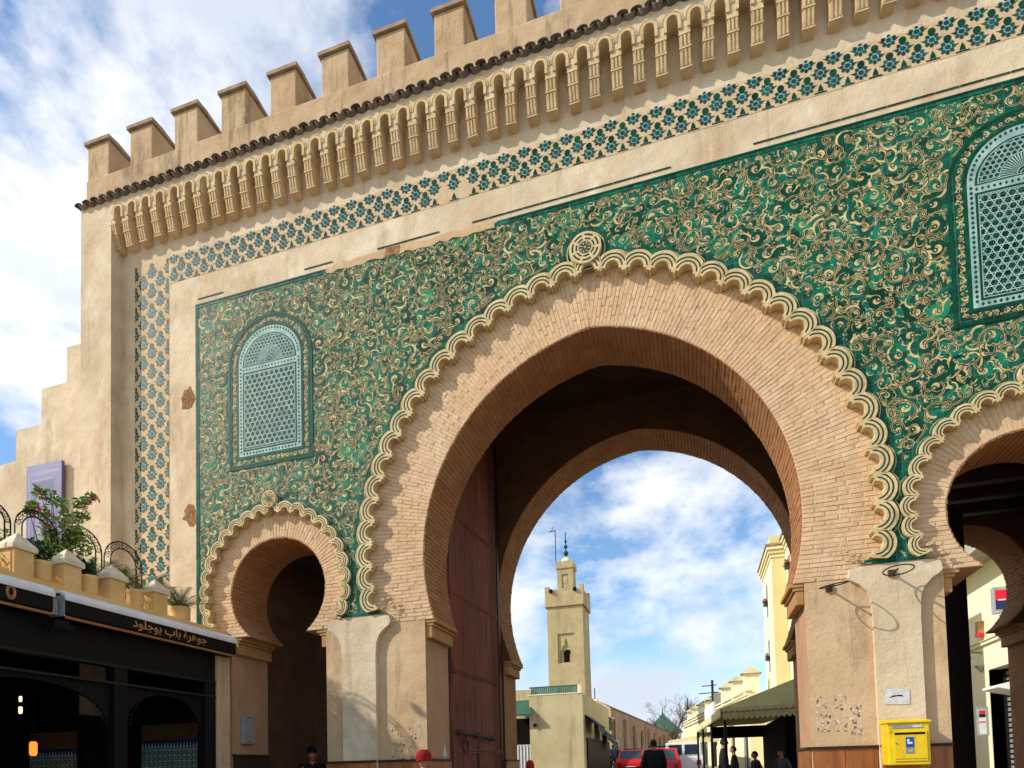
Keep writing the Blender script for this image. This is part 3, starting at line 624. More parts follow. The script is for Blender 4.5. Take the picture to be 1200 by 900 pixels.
def scallops(name, w, s):
    cx, cz, Ri, ei, Ro, eo = ARCH[name]
    t0 = math.asin((2.26-cz)/Ro); t1 = math.acos(eo/Ro); L_ = Ro*(t1-t0)
    n = round(2*L_/w); n += 1-n % 2; ww = 2*L_/n*1.0
    me = lobe_mesh(ww*1.03, s).mesh('scallop')
    for i in range(n):
        d = (i+0.5)/n*2*L_; sgn = -1 if d < L_ else 1; dd = d if d < L_ else 2*L_-d
        if abs(d-L_) < 1e-6: x, z, a = 0, Ro*math.sin(t1), PI/2
        else:
            a = t0+dd/Ro; x = sgn*(-eo+Ro*math.cos(a)); z = Ro*math.sin(a)
        rot = sgn*(PI/2-a)
        j = lambda q: random.uniform(-q, q)
        inst(me, 'scallop', gate, (cx+x+j(.004), YF-.045+j(.004), Z(cz+z)+j(.004)), (j(.02), rot+j(.03), j(.02)), (1+j(.02), 1, 1+j(.03)))
scallops('main', 0.312, 1.0); scallops('left', 0.215, 0.70); scallops('right', 0.215, 0.70)
def medallion(cx, cz, r):
    mb = MB()
    n = 28; circ = lambda q: [(cx+q*math.cos(2*PI*k/n), Z(cz)+q*math.sin(2*PI*k/n)) for k in range(n)]
    mb.prism(circ(r), YF-0.075, YF+0.01, 'cream')
    def annulus(r0, r1, y, mat, gaps=1):
        for k in range(n):
            if gaps and k % 4 == 3: continue
            a, b = 2*PI*k/n, 2*PI*(k+1)/n
            mb.flat([(cx+r1*math.cos(a), Z(cz)+r1*math.sin(a)), (cx+r1*math.cos(b), Z(cz)+r1*math.sin(b)), (cx+r0*math.cos(b), Z(cz)+r0*math.sin(b)), (cx+r0*math.cos(a), Z(cz)+r0*math.sin(a))][::-1], y, mat)
    annulus(r*.74, r*.84, YF-.0775, 'green_line'); annulus(r*.50, r*.59, YF-.0775, 'green_line')
    mb.flat(circ(r*.36), YF-.0775, 'cream')
    for k in range(8):
        a = 2*PI*k/8; mb.ribbon([(cx+r*.06*math.cos(a), Z(cz)+r*.06*math.sin(a)), (cx+r*.30*math.cos(a), Z(cz)+r*.30*math.sin(a))], [r*.05, r*.16], YF-.079, 'green_line')
    annulus(r*.33, r*.38, YF-.079, 'green_line', 0)
    mb.build('medallion', gate)
    g2 = MB(); 
    for k in range(n):
        a, b = 2*PI*k/n, 2*PI*(k+1)/n
        for r0, r1, y, mt in ((r*.99, r*1.16, YF-.012, 'green'), (r*1.16, r*1.21, YF-.0115, 'cream')):
            g2.flat([(cx+r1*math.cos(a), Z(cz)+r1*math.sin(a)), (cx+r1*math.cos(b), Z(cz)+r1*math.sin(b)), (cx+r0*math.cos(b), Z(cz)+r0*math.sin(b)), (cx+r0*math.cos(a), Z(cz)+r0*math.sin(a))][::-1], y, mt)
    g2.build('medallion_rim', gate)
medallion(-1.17, 6.675, 0.21); medallion(-5.98, 4.075, 0.125); medallion(3.56, 4.075, 0.125)

# ---------------------------------------------------------------- arabesque tile panel
PX0, PX1, PZ0, PZ1 = -7.34, 5.04, 2.2, 7.40
WIN = [(-5.985, 4.62), (3.62, 4.72)]                    # window centre x, bottom z ; outer half width .735, spring 1.58 above, R .735
def in_win(x, z, mgn=0.0):
    for wx, wz in WIN:
        dx, dz = x-wx, z-wz
        if abs(dx) < 0.735+mgn and -mgn < dz < 1.60: return True
        if dz >= 1.60 and math.hypot(dx, (dz-1.60)*1.02) < 0.735+mgn: return True
    return False
def in_arch(x, z, mgn=0.0):
    for nm, sc_ in (('main', 0.27), ('left', 0.19), ('right', 0.19)):
        cx, cz, Ri, ei, Ro, eo = ARCH[nm]
        dx = abs(x-cx)+eo
        if math.hypot(dx, z-cz) < Ro+sc_+mgn: return True
    for mx_, mz_, mr_ in ((-1.17, 6.70, .30), (-5.98, 4.075, .15), (3.56, 4.075, .15)):
        if math.hypot(x-mx_, z-mz_) < mr_+mgn: return True
    return False
po = [(PX0, 2.21), (PX0, 7.40), (-4.95, 7.40), (-4.8, 7.34), (-4.3, 7.36), (-3.6, 7.33), (-3.0, 7.36), (-2.45, 7.33), (-2.35, 7.405), (PX1, 7.40), (PX1, 2.21)]
po += [(4.72, 2.21)]+list(reversed(scallop_arc('right', 2.22, 0.125)))
po += [(2.62, 2.2), (1.80, 2.2)]+list(reversed(scallop_arc('main', 2.22, 0.135)))
po += [(-4.08, 2.2), (-5.0, 2.2)]+list(reversed(scallop_arc('left', 2.22, 0.125)))
MB().prism(Zs(po), YF-0.010, YF+0.002, 'green_ground').build('tile_panel_ground', gate)
YT = YF-0.010
rnd = random.Random(11)
class Grid:
    def __init__(s, c=0.17): s.c = c; s.d = {}
    def ok(s, x, z, r):
        i, j = int(x//s.c), int(z//s.c)
        for a in (-2, -1, 0, 1, 2):
            for b in (-2, -1, 0, 1, 2):
                for (X, Zz, Rr) in s.d.get((i+a, j+b), ()):
                    if (X-x)**2+(Zz-z)**2 < (Rr+r)**2: return False
        return True
    def add(s, x, z, r): s.d.setdefault((int(x//s.c), int(z//s.c)), []).append((x, z, r))
def pack(inside, box, radii, tries, over=0.93):
    gr = Grid(); outl_ = []
    x0, x1, z0, z1 = box
    for r, t in zip(radii, tries):
        for _ in range(t):
            x, z = rnd.uniform(x0, x1), rnd.uniform(z0, z1)
            if inside(x, z, r) and gr.ok(x, z, r*over): gr.add(x, z, r*over); outl_.append((x, z, r))
    return outl_
def scroll(mb, x, z, r, y, mat, thick=0.46):
    """a thick tapering spiral with a bulb, a back leaf and a forked tail"""
    a0 = rnd.uniform(0, 2*PI); sg = rnd.choice((-1, 1)); turns = rnd.uniform(1.0, 1.35); n = 18
    P_ = []; W_ = []
    for k in range(n+1):
        t = k/n; rad = r*(0.88-0.62*t); a = a0+sg*turns*2*PI*t
        P_.append((x+rad*math.cos(a), z+rad*math.sin(a)))
        W_.append(r*thick*(0.12+0.95*math.sin(PI*min(1, t*1.5+0.06))**0.8 if t < 0.62 else 0.30+0.55*(1-t)))
    mb.ribbon(P_, W_, y, mat)
    bx, bz = P_[-1]
    mb.flat([(bx+r*.21*math.cos(-2*PI*k/8), bz+r*.21*math.sin(-2*PI*k/8)) for k in range(8)], y-0.0003, mat)
    for off, l_ in ((0.25, 0.62), (0.75, 0.55), (0.02, 0.7)):   # leaves on the outer side
        a = a0+sg*turns*2*PI*off*0.62; cx_, cz_ = x+r*.80*math.cos(a), z+r*.80*math.sin(a)
        dd = a+sg*rnd.uniform(.5, 1.0); ll = r*l_
        leaf(mb, cx_, cz_, dd, ll, r*0.30, y-0.0006, mat, sg)
def leaf(mb, x, z, d, l, w, y, mat, bend=1):
    P_ = [(x+l*t*math.cos(d+bend*t*0.8), z+l*t*math.sin(d+bend*t*0.8)) for t in (0, .25, .5, .75, 1)]
    mb.ribbon(P_, [w*.35, w*.95, w, w*.62, 0.001], y, mat)
def arabesque(name, inside, box, radii, tries, parent, lines=1.0, thick=0.5, tone=None):
    cs = pack(inside, box, radii, tries)
    mb = MB(); lo = radii[2] if len(radii) > 2 else radii[-1]
    for i, (x, z, r) in enumerate(cs):
        z += EH
        y = YT-0.0035-0.0012*rnd.random()
        mt = tone or ('green' if rnd.random() < .86 else 'green_line')
        if r >= lo: scroll(mb, x, z, r, y, mt, thick)
        else:
            d = rnd.uniform(0, 2*PI)
            if rnd.random() < .5:
                leaf(mb, x-r*.9*math.cos(d), z-r*.9*math.sin(d), d-.4, r*1.9, r*.95, y, mt, 1)
            else:
                for q in (0, 2.1, 4.2): leaf(mb, x, z, d+q, r*1.05, r*.75, y-q*.0001, mt, rnd.choice((-1, 1)))
    mb.build(name, parent, kind='stuff')
    ln_ = MB(); k = 0
    for (x, z, r) in cs:
        if r < lo or rnd.random() > lines: continue
        y = YT-0.0062-0.0006*rnd.random()
        a0 = rnd.uniform(0, 2*PI); ex = rnd.uniform(.95, 1.35); sg = rnd.choice((-1, 1)); span = rnd.uniform(1.1, 1.9)*PI
        ox, oz = x+rnd.uniform(-.5, .5)*r, z+rnd.uniform(-.5, .5)*r
        P_ = [(ox+r*(ex-.35*t)*math.cos(a0+sg*span*t), oz+r*(ex-.35*t)*math.sin(a0+sg*span*t)) for t in [q/14 for q in range(15)]]
        P_ = [(p[0], p[1]+EH) for p in P_ if inside(p[0], p[1], 0.004)]
        if len(P_) > 4: ln_.ribbon(P_, max(0.0065, r*.085), y, 'black_line' if rnd.random() < .8 else 'green_line')
        if rnd.random() < .55:                           # light inner vein on the scroll
            P2 = [(x+r*(.78-.5*t)*math.cos(a0+sg*5*t), z+EH+r*(.78-.5*t)*math.sin(a0+sg*5*t)) for t in [q/10 for q in range(11)]]
            ln_.ribbon(P2, max(.005, r*.06), y-0.001, 'buff')
    ln_.build(name.replace('scrolls', 'vines'), parent, kind='stuff')
def scroll2(mb, x, z, r, y, mat, inside):
    """thick S scroll: a coiling head with a bulb, a tail that turns the other way and leaves, each with a buff outline below"""
    a0 = rnd.uniform(0, 2*PI); sg = rnd.choice((-1, 1)); turns = rnd.uniform(.95, 1.3); n = 16
    P_ = []; W_ = []
    for k in range(n+1):
        t = k/n; rad = r*(0.84-0.60*t); a = a0+sg*turns*2*PI*t
        P_.append((x+rad*math.cos(a), z+rad*math.sin(a)))
        W_.append(r*(.50-.16*t))
    ta = a0; cx2, cz2 = x+r*1.50*math.cos(ta), z+r*1.50*math.sin(ta)          # tail turns round a second centre
    T_ = []; TW = []; m_ = 8; span = rnd.uniform(.55, .95)*PI
    for k in range(1, m_+1):
        t = k/m_; rr_ = r*.66*(1-.25*t); a = ta+PI+sg*span*t*1.0
        T_.append((cx2+rr_*math.cos(a), cz2+rr_*math.sin(a))); TW.append(r*.50*(1-t)**.7+.003)
    P_ = list(reversed(T_))+P_; W_ = list(reversed(TW))+W_
    keep = [i for i, p in enumerate(P_) if inside(p[0], p[1], W_[i]*.5)]
    if len(keep) < 8: return
    lo_ = keep[0]
    for i in range(1, len(keep)):
        if keep[i] != keep[i-1]+1: lo_ = keep[i]
    hi_ = keep[-1]; P_ = P_[lo_:hi_+1]; W_ = W_[lo_:hi_+1]
    if len(P_) < 4: return
    P_ = [(p[0], p[1]+EH) for p in P_]
    off = r*rnd.uniform(.08, .17)*sg; Q = []
    for i, p in enumerate(P_):
        a = P_[max(0, i-1)]; b = P_[min(len(P_)-1, i+1)]; dx, dz = b[0]-a[0], b[1]-a[1]; l = math.hypot(dx, dz) or 1
        Q.append((p[0]-dz/l*off, p[1]+dx/l*off))
    ol = max(.006, r*.085)
    mb.ribbon(Q, [w_+2*ol for w_ in W_], y, 'buff'); mb.ribbon(P_, W_, y-.0003, mat)
    bx, bz = P_[-1]; br = r*.25
    circ = lambda q, yy, mt: mb.flat([(bx+q*math.cos(-2*PI*k/9), bz+q*math.sin(-2*PI*k/9)) for k in range(9)], yy, mt)
    circ(br+ol*.8, y-.00015, 'buff'); circ(br, y-.0004, mat)
    if r > .06: circ(br*.36, y-.0005, 'buff')
    for off_, l_ in ((.38, .75), (.58, .65), (.74, .5)):                      # outer leaves
        i = min(len(P_)-2, int(len(P_)*off_)); px, pz = P_[i]; d0 = math.atan2(P_[i+1][1]-pz, P_[i+1][0]-px)
        px += W_[i]*.35*math.cos(d0-sg*PI/2); pz += W_[i]*.35*math.sin(d0-sg*PI/2)
        if not inside(px, pz-EH, r*.7): continue
        leaf(mb, px, pz, d0-sg*.9, r*l_+ol, r*.34+2*ol, y-.00012, 'buff', sg); leaf(mb, px, pz, d0-sg*.9, r*l_, r*.34, y-.00045, mat, sg)
def arabesque2(inside, box, radii, tries, parent):
    cs = pack(inside, box, radii, tries, .80); rnd.shuffle(cs); nb_ = len(cs)
    mb = MB()
    order = sorted(range(nb_), key=lambda i: (cs[i][2] > .05, rnd.random()))
    for j, i in enumerate(order):
        x, z, r = cs[i]; y = YT-.0012-.0022*j/nb_; u = rnd.random(); mt = 'green' if u < .72 else ('green_line' if u < .95 else 'green_light')
        if r > .04: scroll2(mb, x, z, r, y, mt, inside)
        else:
            d = rnd.uniform(0, 2*PI); z += EH
            for q in ((0, 2.1, 4.2) if rnd.random() < .5 else (0, PI)):
                leaf(mb, x, z, d+q, r*1.25, r*.9, y, 'buff', 1); leaf(mb, x+.35*r*math.cos(d+q+.6), z+.35*r*math.sin(d+q+.6), d+q, r*.7, r*.35, y-.0002, mt, 1)
    mb.build('arabesque_scrolls', parent, kind='stuff')
    ln_ = MB()
    for (x, z, r) in cs:
        if r < .05: continue
        for _ in range(2 if rnd.random() < .5 else 1):
            y = YT-.0044-.0004*rnd.random()
            a0 = rnd.uniform(0, 2*PI); sg = rnd.choice((-1, 1)); span = rnd.uniform(.6, 1.7)*PI; R2 = r*rnd.uniform(.5, 1.3)
            ox, oz = x+rnd.uniform(-.7, .7)*r, z+rnd.uniform(-.7, .7)*r
            P_ = [(ox+R2*(1-.3*t)*math.cos(a0+sg*span*t), oz+R2*(1-.3*t)*math.sin(a0+sg*span*t)) for t in [q/12 for q in range(13)]]
            P_ = [(p[0], p[1]+EH) for p in P_ if inside(p[0], p[1], .004)]
            if len(P_) > 4:
                w_ = rnd.uniform(.007, .012); ln_.ribbon(P_, w_+.010, y, 'buff'); ln_.ribbon(P_, w_, y-.0004, 'black_line')
    ln_.build('arabesque_vines', parent, kind='stuff')
BW = 0.075
def inside_main(x, z, r):
    if x-r*.9 < PX0+BW or x+r*.9 > PX1-BW or z-r*.7 < PZ0+0.02 or z+r*.9 > PZ1-BW: return False
    return not in_win(x, z, r*.95) and not in_arch(x, z, r*.62)
arabesque2(inside_main, (PX0, PX1, PZ0, PZ1), [0.122, 0.102, 0.083, 0.064, 0.044, 0.026], [4500, 8000, 12000, 22000, 32000, 42000], gate)
# borders of the panel: lines of narrow green tiles, broken along the worn top edge
bd = MB()
def strip(x0, z0, x1, z1, wdt, mat, y=YT-0.004, seg=0.16, skip=None):
    L_ = math.hypot(x1-x0, z1-z0); n = max(1, int(L_/seg)); ux, uz = (x1-x0)/L_, (z1-z0)/L_
    for k in range(n):
        a, b = L_*k/n, L_*(k+1)/n-0.006
        if skip and skip(x0+ux*a, z0+uz*a): continue
        ax, az, bx, bz = x0+ux*a, z0+uz*a, x0+ux*b, z0+uz*b; nx, nz = -uz*wdt/2, ux*wdt/2
        bd.prism([(ax+nx, Z(az+nz)), (ax-nx, Z(az-nz)), (bx-nx, Z(bz-nz)), (bx+nx, Z(bz+nz))], y, YT+.001, mat)
worn = lambda x, z: (-5.1 < x < -2.35)
strip(PX0, 7.385, PX1, 7.385, .022, 'green_line', skip=worn); strip(PX0+.03, 7.345, PX1-.03, 7.345, .03, 'green', skip=worn)
strip(PX0+.012, 2.25, PX0+.012, 7.37, .026, 'green'); strip(PX0+.052, 2.25, PX0+.052, 7.33, .018, 'green_line')
strip(PX1-.012, 2.25, PX1-.012, 7.37, .026, 'green')
strip(PX0+.03, 2.235, -7.12, 2.235, .03, 'green'); strip(-4.9, 2.235, -4.2, 2.235, .03, 'green'); strip(1.88, 2.235, 2.5, 2.235, .03, 'green')
bd.build('panel_border', gate, kind='stuff')
bl2 = MB(); bd = bl2
strip(-7.3, 7.485, 5.0, 7.485, .017, 'green_line', y=YF-.006, seg=.24, skip=lambda x, z: (-6.9 < x < -5.6 or -4.9 < x < -4.2 or -3.3 < x < -2.9 or -.2 < x < .9)); bl2.build('outer_line', gate, kind='stuff')
# ---------------------------------------------------------------- zellij blind windows
def clip_seg(p, q, inside, n=40):
    out_ = []; cur_ = None
    for k in range(n+1):
        t = k/n; x, z = p[0]+(q[0]-p[0])*t, p[1]+(q[1]-p[1])*t
        if inside(x, z):
            if cur_ is None: cur_ = [(x, z), (x, z)]
            cur_[1] = (x, z)
        elif cur_: out_.append(cur_); cur_ = None
    if cur_: out_.append(cur_)
    return [s for s in out_ if math.hypot(s[1][0]-s[0][0], s[1][1]-s[0][1]) > .004]
def shape(hw_, z0, sp, n=24):                           # round-headed outline
    return [(-hw_, z0), (hw_, z0)]+[(hw_*math.cos(PI*k/n), sp+hw_*.98*math.sin(PI*k/n)) for k in range(n+1)]
def window(wx, wz):
    wp = MB(); T = lambda pts: [(wx+x, Z(wz+z)) for x, z in pts]
    def loop(hw0, z0a, sp, hw1, z1a, y, mat, seg=False):
        a = shape(hw0, z0a, sp); b = shape(hw1, z1a, sp); n = len(a); A, B = T(a), T(b)
        for k in range(n):
            j = (k+1) % n
            wp.add([(A[k][0], y, A[k][1]), (A[j][0], y, A[j][1]), (B[j][0], y, B[j][1]), (B[k][0], y, B[k][1])], [(0, 1, 2, 3)], mat)
    SP = 1.60
    wp.prism(T(shape(.738, 0, SP)), YT-.004, YT+.002, 'green_ground')
    loop(.735, .003, SP, .70, .035, YT-.0075, 'green_line'); loop(.685, .05, SP, .672, .063, YT-.0075, 'green')
    loop(.585, .15, SP, .545, .19, YT-.0078, 'green_line')
    root = wp.build('blind_window', gate)
    fr = MB(); fr.prism(T(shape(.545, .19, SP)), YT-.010, YT-.003, 'white_tile'); 
    # diamonds on the white frame
    def dia(x, z, s_): fr.flat([(wx+x-s_, Z(wz+z)), (wx+x, Z(wz+z-s_*1.25)), (wx+x+s_, Z(wz+z)), (wx+x, Z(wz+z+s_*1.25))], YT-.0112, 'green_line')
    z = .26
    while z < SP: dia(-.508, z, .019); dia(.508, z, .019); z += .056
    x = -.455
    while x < .47: dia(x, .225, .019); dia(x, SP-.075, .017); x += .056
    for k in range(1, 30): a = PI*k/30; dia(.508*math.cos(a), SP+.50*math.sin(a), .018)
    fr.build('white_frame', root)
    pn = MB(); pn.prism(T([(-.472, .262), (.472, .262), (.472, SP-.118), (-.472, SP-.118)]), YT-.0118, YT-.004, 'green_line')
    n = 20; r_ = .472
    pn.prism(T([(r_*math.cos(PI*k/n), SP-.03+r_*.96*math.sin(PI*k/n)) for k in range(n+1)]), YT-.0118, YT-.004, 'green_line')
    pn.prism(T([(-.447, .287), (.447, .287), (.447, SP-.143), (-.447, SP-.143)]), YT-.0122, YT-.004, 'white_tile')
    pn.prism(T([(-.437, .297), (.437, .297), (.437, SP-.153), (-.437, SP-.153)]), YT-.0126, YT-.004, 'lattice_ground')
    r2 = .445; pn.prism(T([(r2*math.cos(PI*k/n), SP-.018+r2*.95*math.sin(PI*k/n)) for k in range(n+1)]), YT-.0122, YT-.004, 'white_tile')
    r3 = .432; pn.prism(T([(r3*math.cos(PI*k/n), SP-.01+r3*.94*math.sin(PI*k/n)) for k in range(n+1)]), YT-.0126, YT-.004, 'lattice_ground')
    pn.build('zellij_ground', root)
    lt = MB()
    rect = lambda x, z: abs(x) < .437 and .297 < z < SP-.153
    lun = lambda x, z: z > SP-.01 and math.hypot(x, (z-SP+.01)/.94) < .432 and math.hypot(x, z-SP+.01) > .235
    for region, p_, wd in ((rect, .074, .0095), (lun, .050, .0075)):
        for ang in (0, 60, 120):
            a = R_(ang); ux, uz = math.cos(a), math.sin(a); nx, nz = -uz, ux
            k = -70
            while k < 70:
                d = (k+.5)*p_ if ang == 0 else (k+.5)*p_
                c = (nx*d, nz*d+.88)
                for s_ in clip_seg((c[0]-ux*2, c[1]-uz*2), (c[0]+ux*2, c[1]+uz*2), region, 220):
                    lt.ribbon([(wx+s_[0][0], Z(wz+s_[0][1])), (wx+s_[1][0], Z(wz+s_[1][1]))], wd, YT-.0140-.0002*ang/60, 'white_tile')
                k += 1
    for k in range(25):                                 # fan in the lunette
        a = PI*k/24; lt.ribbon([(wx+.085*math.cos(a), Z(wz+SP-.01+.085*math.sin(a))), (wx+.225*math.cos(a), Z(wz+SP-.01+.225*math.sin(a)))], [.004, .015], YT-.0142, 'white_tile')
    for rr_ in (.235, .075, .04):
        for k in range(20):
            a, b = PI*k/20, PI*(k+1)/20; lt.ribbon([(wx+rr_*math.cos(a), Z(wz+SP-.01+rr_*math.sin(a))), (wx+rr_*math.cos(b), Z(wz+SP-.01+rr_*math.sin(b)))], .010, YT-.0144, 'white_tile')
    lt.build('star_lattice', root, kind='stuff')
    global YT_
    def ins(x, z, r):
        dx, dz = x-wx, z-wz
        hw0 = abs(dx) if dz < SP else math.hypot(dx, dz-SP)
        if dz < .063+r: return False
        if hw0+r > .672: return False
        if hw0-r < .585 and dz+0 > .15-r: return False
        return True
    old = globals()['YT']; globals()['YT'] = YT-.002
    arabesque('frame_scrolls', ins, (wx-.7, wx+.7, wz, wz+2.4), [.036, .030, .022, .014], [6000, 6000, 9000, 6000], root, 0.4, .36, 'buff')
    globals()['YT'] = old
for wx, wz in WIN: window(wx, wz)

# ---------------------------------------------------------------- band of teal flower tiles
def flower(bud=True, half=False, s=0.88, flat=False):
    mb = MB(); Y0 = -0.004
    def blob(cx, cz, a, rx, rz, mat, y=Y0, n=8):
        pts = []
        for k in range(n):
            t = -2*PI*k/n; u, v = rx*math.cos(t), rz*math.sin(t)
            pts.append(((cx+u*math.cos(a)-v*math.sin(a))*s, (cz+u*math.sin(a)+v*math.cos(a))*s))
        if half:
            if all(p[0] < 0 for p in pts): return
            pts = [(max(0, p[0]), p[1]) for p in pts]
        mb.prism(pts[::-1], y, 0.0, mat)
    blob(0, 0, 0, .056, .054, 'pale_blue', -0.003, 12)
    blob(0, 0, 0, .034, .031, 'teal', -.0062)
    for k in range(8):
        a = PI/2+2*PI*k/8
        if k == 0: continue
        lo = .068 if k != 4 else .070
        if flat and k in (1, 7): a += (.35 if k == 1 else -.35)
        blob(lo*math.cos(a), lo*math.sin(a), a, .029 if k not in (2, 6) else .024, .0235, 'teal', -.0045)
        if k in (2, 6):
            sgn = math.cos(a)
            if not (half and sgn < 0): mb.prism([(s*(.085*sgn), s*-.012), (s*(.085*sgn), s*.012), (s*.125*sgn, s*.016)] if sgn > 0 else [(s*(.085*sgn), s*.012), (s*(.085*sgn), s*-.012), (s*.125*sgn, s*.016)], -.004, 0, 'teal')
    if bud:
        pts = [(.043*math.sin(t)*(1-.25*math.cos(t)), .106-.058*math.cos(t)) for t in [2*PI*k/12 for k in range(12)]]
        pts = [(p[0]*s, p[1]*s) for p in pts]
        if half: pts = [(max(0, p[0]), p[1]) for p in pts]
        mb.prism(pts, -.0045, 0, 'green_line')
    else: blob(0, .062, PI/2, .018, .022, 'teal', -.0045)
    return mb.mesh('flower_tile')
bg_ = MB(); bgp = [(-8.56, 2.86), (-7.86, 2.86), (-7.86, 7.865)]+[(-7.86+.4*i, 7.865+.006*((i*5) % 3-1)) for i in range(1, 36)]
bgp = [p for p in bgp if p[0] < 5.5]+[(5.54, 7.865), (5.54, 2.86), (6.26, 2.86), (6.26, 8.315)]+[(6.2-.4*i, 8.315+.012*((i*7) % 3-1)) for i in range(1, 37)]+[(-8.56, 8.315)]
bg_.prism(Zs(bgp), YF-.0035, YF+.001, 'band_ground').build('band_ground', gate)
fl, fl_top, fl_half = flower(), flower(False, flat=True), flower(True, True)
budm = MB(); budm.prism([(-.030, .012), (.030, .012), (.022, .055), (0, .10), (-.022, .055)], -.0045, 0, 'green_line').prism([(-.068, -.010), (.068, -.010), (.068, .004), (-.068, .004)], -.0045, 0, 'green_line').prism([(-.012, .004), (.012, .004), (.016, .014), (-.016, .014)], -.003, 0, 'pale_blue')
budm = budm.mesh('bud_tile')
fp = 0.290; x = -7.76; k = 0; nfl = 0
while x < 5.45:
    j = lambda: random.uniform(-.004, .004)
    miss = random.random() < .02
    if not miss: inst(fl, 'flower_tile', gate, (x+j(), YF-.003, Z(7.975+j())), (0, random.uniform(-.04, .04), 0))
    inst(fl, 'flower_tile', gate, (x+fp/2+j(), YF-.003, Z(8.115+j())), (0, random.uniform(-.04, .04), 0))
    inst(fl_top, 'flower_tile', gate, (x+j(), YF-.003, Z(8.262+j())), (0, random.uniform(-.04, .04), 0))
    inst(budm, 'bud_tile', gate, (x+fp/2, YF-.003, Z(7.885)))
    x += fp; nfl += 3
z = 2.98; cs_ = 1.1; row = 0
while z < 8.26:
    xs = (-8.375, -8.035) if row % 2 == 0 else (-8.205,)
    for xx in xs: inst(fl, 'flower_tile', gate, (xx, YF-.003, Z(z)), (0, random.uniform(-.04, .04), 0), (cs_, 1, cs_)); nfl += 1
    if row % 2:
        inst(fl_half, 'flower_tile', gate, (-8.535, YF-.003, Z(z)), (0, 0, 0), (cs_*.8, 1, cs_)); inst(fl_half, 'flower_tile', gate, (-7.875, YF-.0085, Z(z)), (0, 0, PI), (cs_*.8, 1, cs_)); nfl += 2
    for xx in ((6.06, 5.72) if row % 2 == 0 else (5.89,)): inst(fl, 'flower_tile', gate, (xx, YF-.003, Z(z)), (0, random.uniform(-.04, .04), 0), (cs_, 1, cs_))
    z += 0.1665; row += 1

# ---------------------------------------------------------------- wear: exposed rubble, peeled plaster edge
for px_, pz_, s_ in ((-7.5, 5.90, .13), (-7.47, 4.05, .11)):
    st = MB()
    for k in range(46):
        a = rnd.uniform(0, 2*PI); r = .8*s_*rnd.uniform(0, 1)**.5; c = (px_+r*math.cos(a)*1.0, YF-.004, Z(pz_+r*math.sin(a)*1.2))
        st.ball(c, rnd.uniform(.010, .028), 'stone', 6, (rnd.uniform(.7, 1.5), .35, .8))
    st.prism([(px_+s_*1.15*math.cos(2*PI*k/11)*rnd.uniform(.6, 1.3), Z(pz_)+s_*1.4*math.sin(2*PI*k/11)*rnd.uniform(.6, 1.3)) for k in range(11)], YF-.006, YF+.001, 'stone')
    st.build('exposed_stone', gate)
st = MB(); pts = [(-5.0+i*.1, 7.405+rnd.uniform(0, .05)) for i in range(27)]+[(-2.4-i*.1, 7.32+rnd.uniform(-.02, .03)) for i in range(27)]
st.prism(Zs(list(reversed(pts)))[::-1], YF-.016, YF-.009, 'stucco_low'); st.build('repair_plaster', gate)
st = MB(); st.prism(Zs([(-4.05, 7.33), (-3.82, 7.33), (-3.80, 7.44), (-4.02, 7.45)]), YF-.02, YF, 'stone'); st.build('exposed_stone', gate)
# worn whitewash scars on the bottom ends of the scalloped borders
for cx_, cz_ in ((2.62, 2.33), (1.74, 2.33), (-4.12, 2.36), (-4.85, 2.3)):
    st = MB()
    for k in range(7): st.ball((cx_+rnd.uniform(-.10, .10), YF-.01, Z(cz_+rnd.uniform(-.10, .06))), rnd.uniform(.015, .04), 'stucco_low', 7, (1, .4, .7))
    st.build('worn_plaster', gate, kind='stuff')

# ---------------------------------------------------------------- wooden dado at the pier feet
DZ = 0.155
def dado(x0, x1, yf, parent=gate, mat='dado_wood', pw_=0.42):
    n = max(1, round((x1-x0)/pw_))
    for k in range(n):
        a, b = x0+(x1-x0)*k/n+.003, x0+(x1-x0)*(k+1)/n-.003
        q = MB(); q.box(a, b, yf-.03, yf-.001, 0, Z(DZ-.03), mat); q.build('dado_panel', parent, bevel=.003)
    q = MB(); q.box(x0-.005, x1+.005, yf-.05, yf-.0015, Z(DZ-.03)+.001, Z(DZ), 'dark_wood')
    for k in range(int((x1-x0)/.03)): q.box(x0+k*.03+.004, x0+k*.03+.02, yf-.056, yf-.049, Z(DZ-.022), Z(DZ-.010), 'rust')
    q.build('dado_rail', parent)
dado(-5.12, -4.84, YR); dado(-4.82, -4.31, YF); dado(-4.29, -3.58, YR)
dado(1.27, 1.945, YR); dado(1.96, 2.41, YF); dado(2.425, 2.675, YR)
def dado_side(x, sgn, y0, y1, mat='dado_wood', zt=DZ):
    a = sorted((x+.001*sgn, x+.03*sgn)); q = MB(); q.box(a[0], a[1], y0, y1, 0, Z(zt-.03), mat); q.build('dado_panel', gate, bevel=.003)
    a = sorted((x+.001*sgn, x+.05*sgn)); q = MB(); q.box(a[0], a[1], y0-.02, y1, Z(zt-.03)+.001, Z(zt), 'dark_wood'); q.build('dado_rail', gate)
dado_side(-3.57, 1, YR, YB); dado_side(1.26, -1, YR, YB); dado_side(-6.76, 1, YR, YB, 'dark_wood', .31); dado_side(-5.13, -1, YR, YB)
dado_side(-3.44, 1, YB0-.03, YB1)

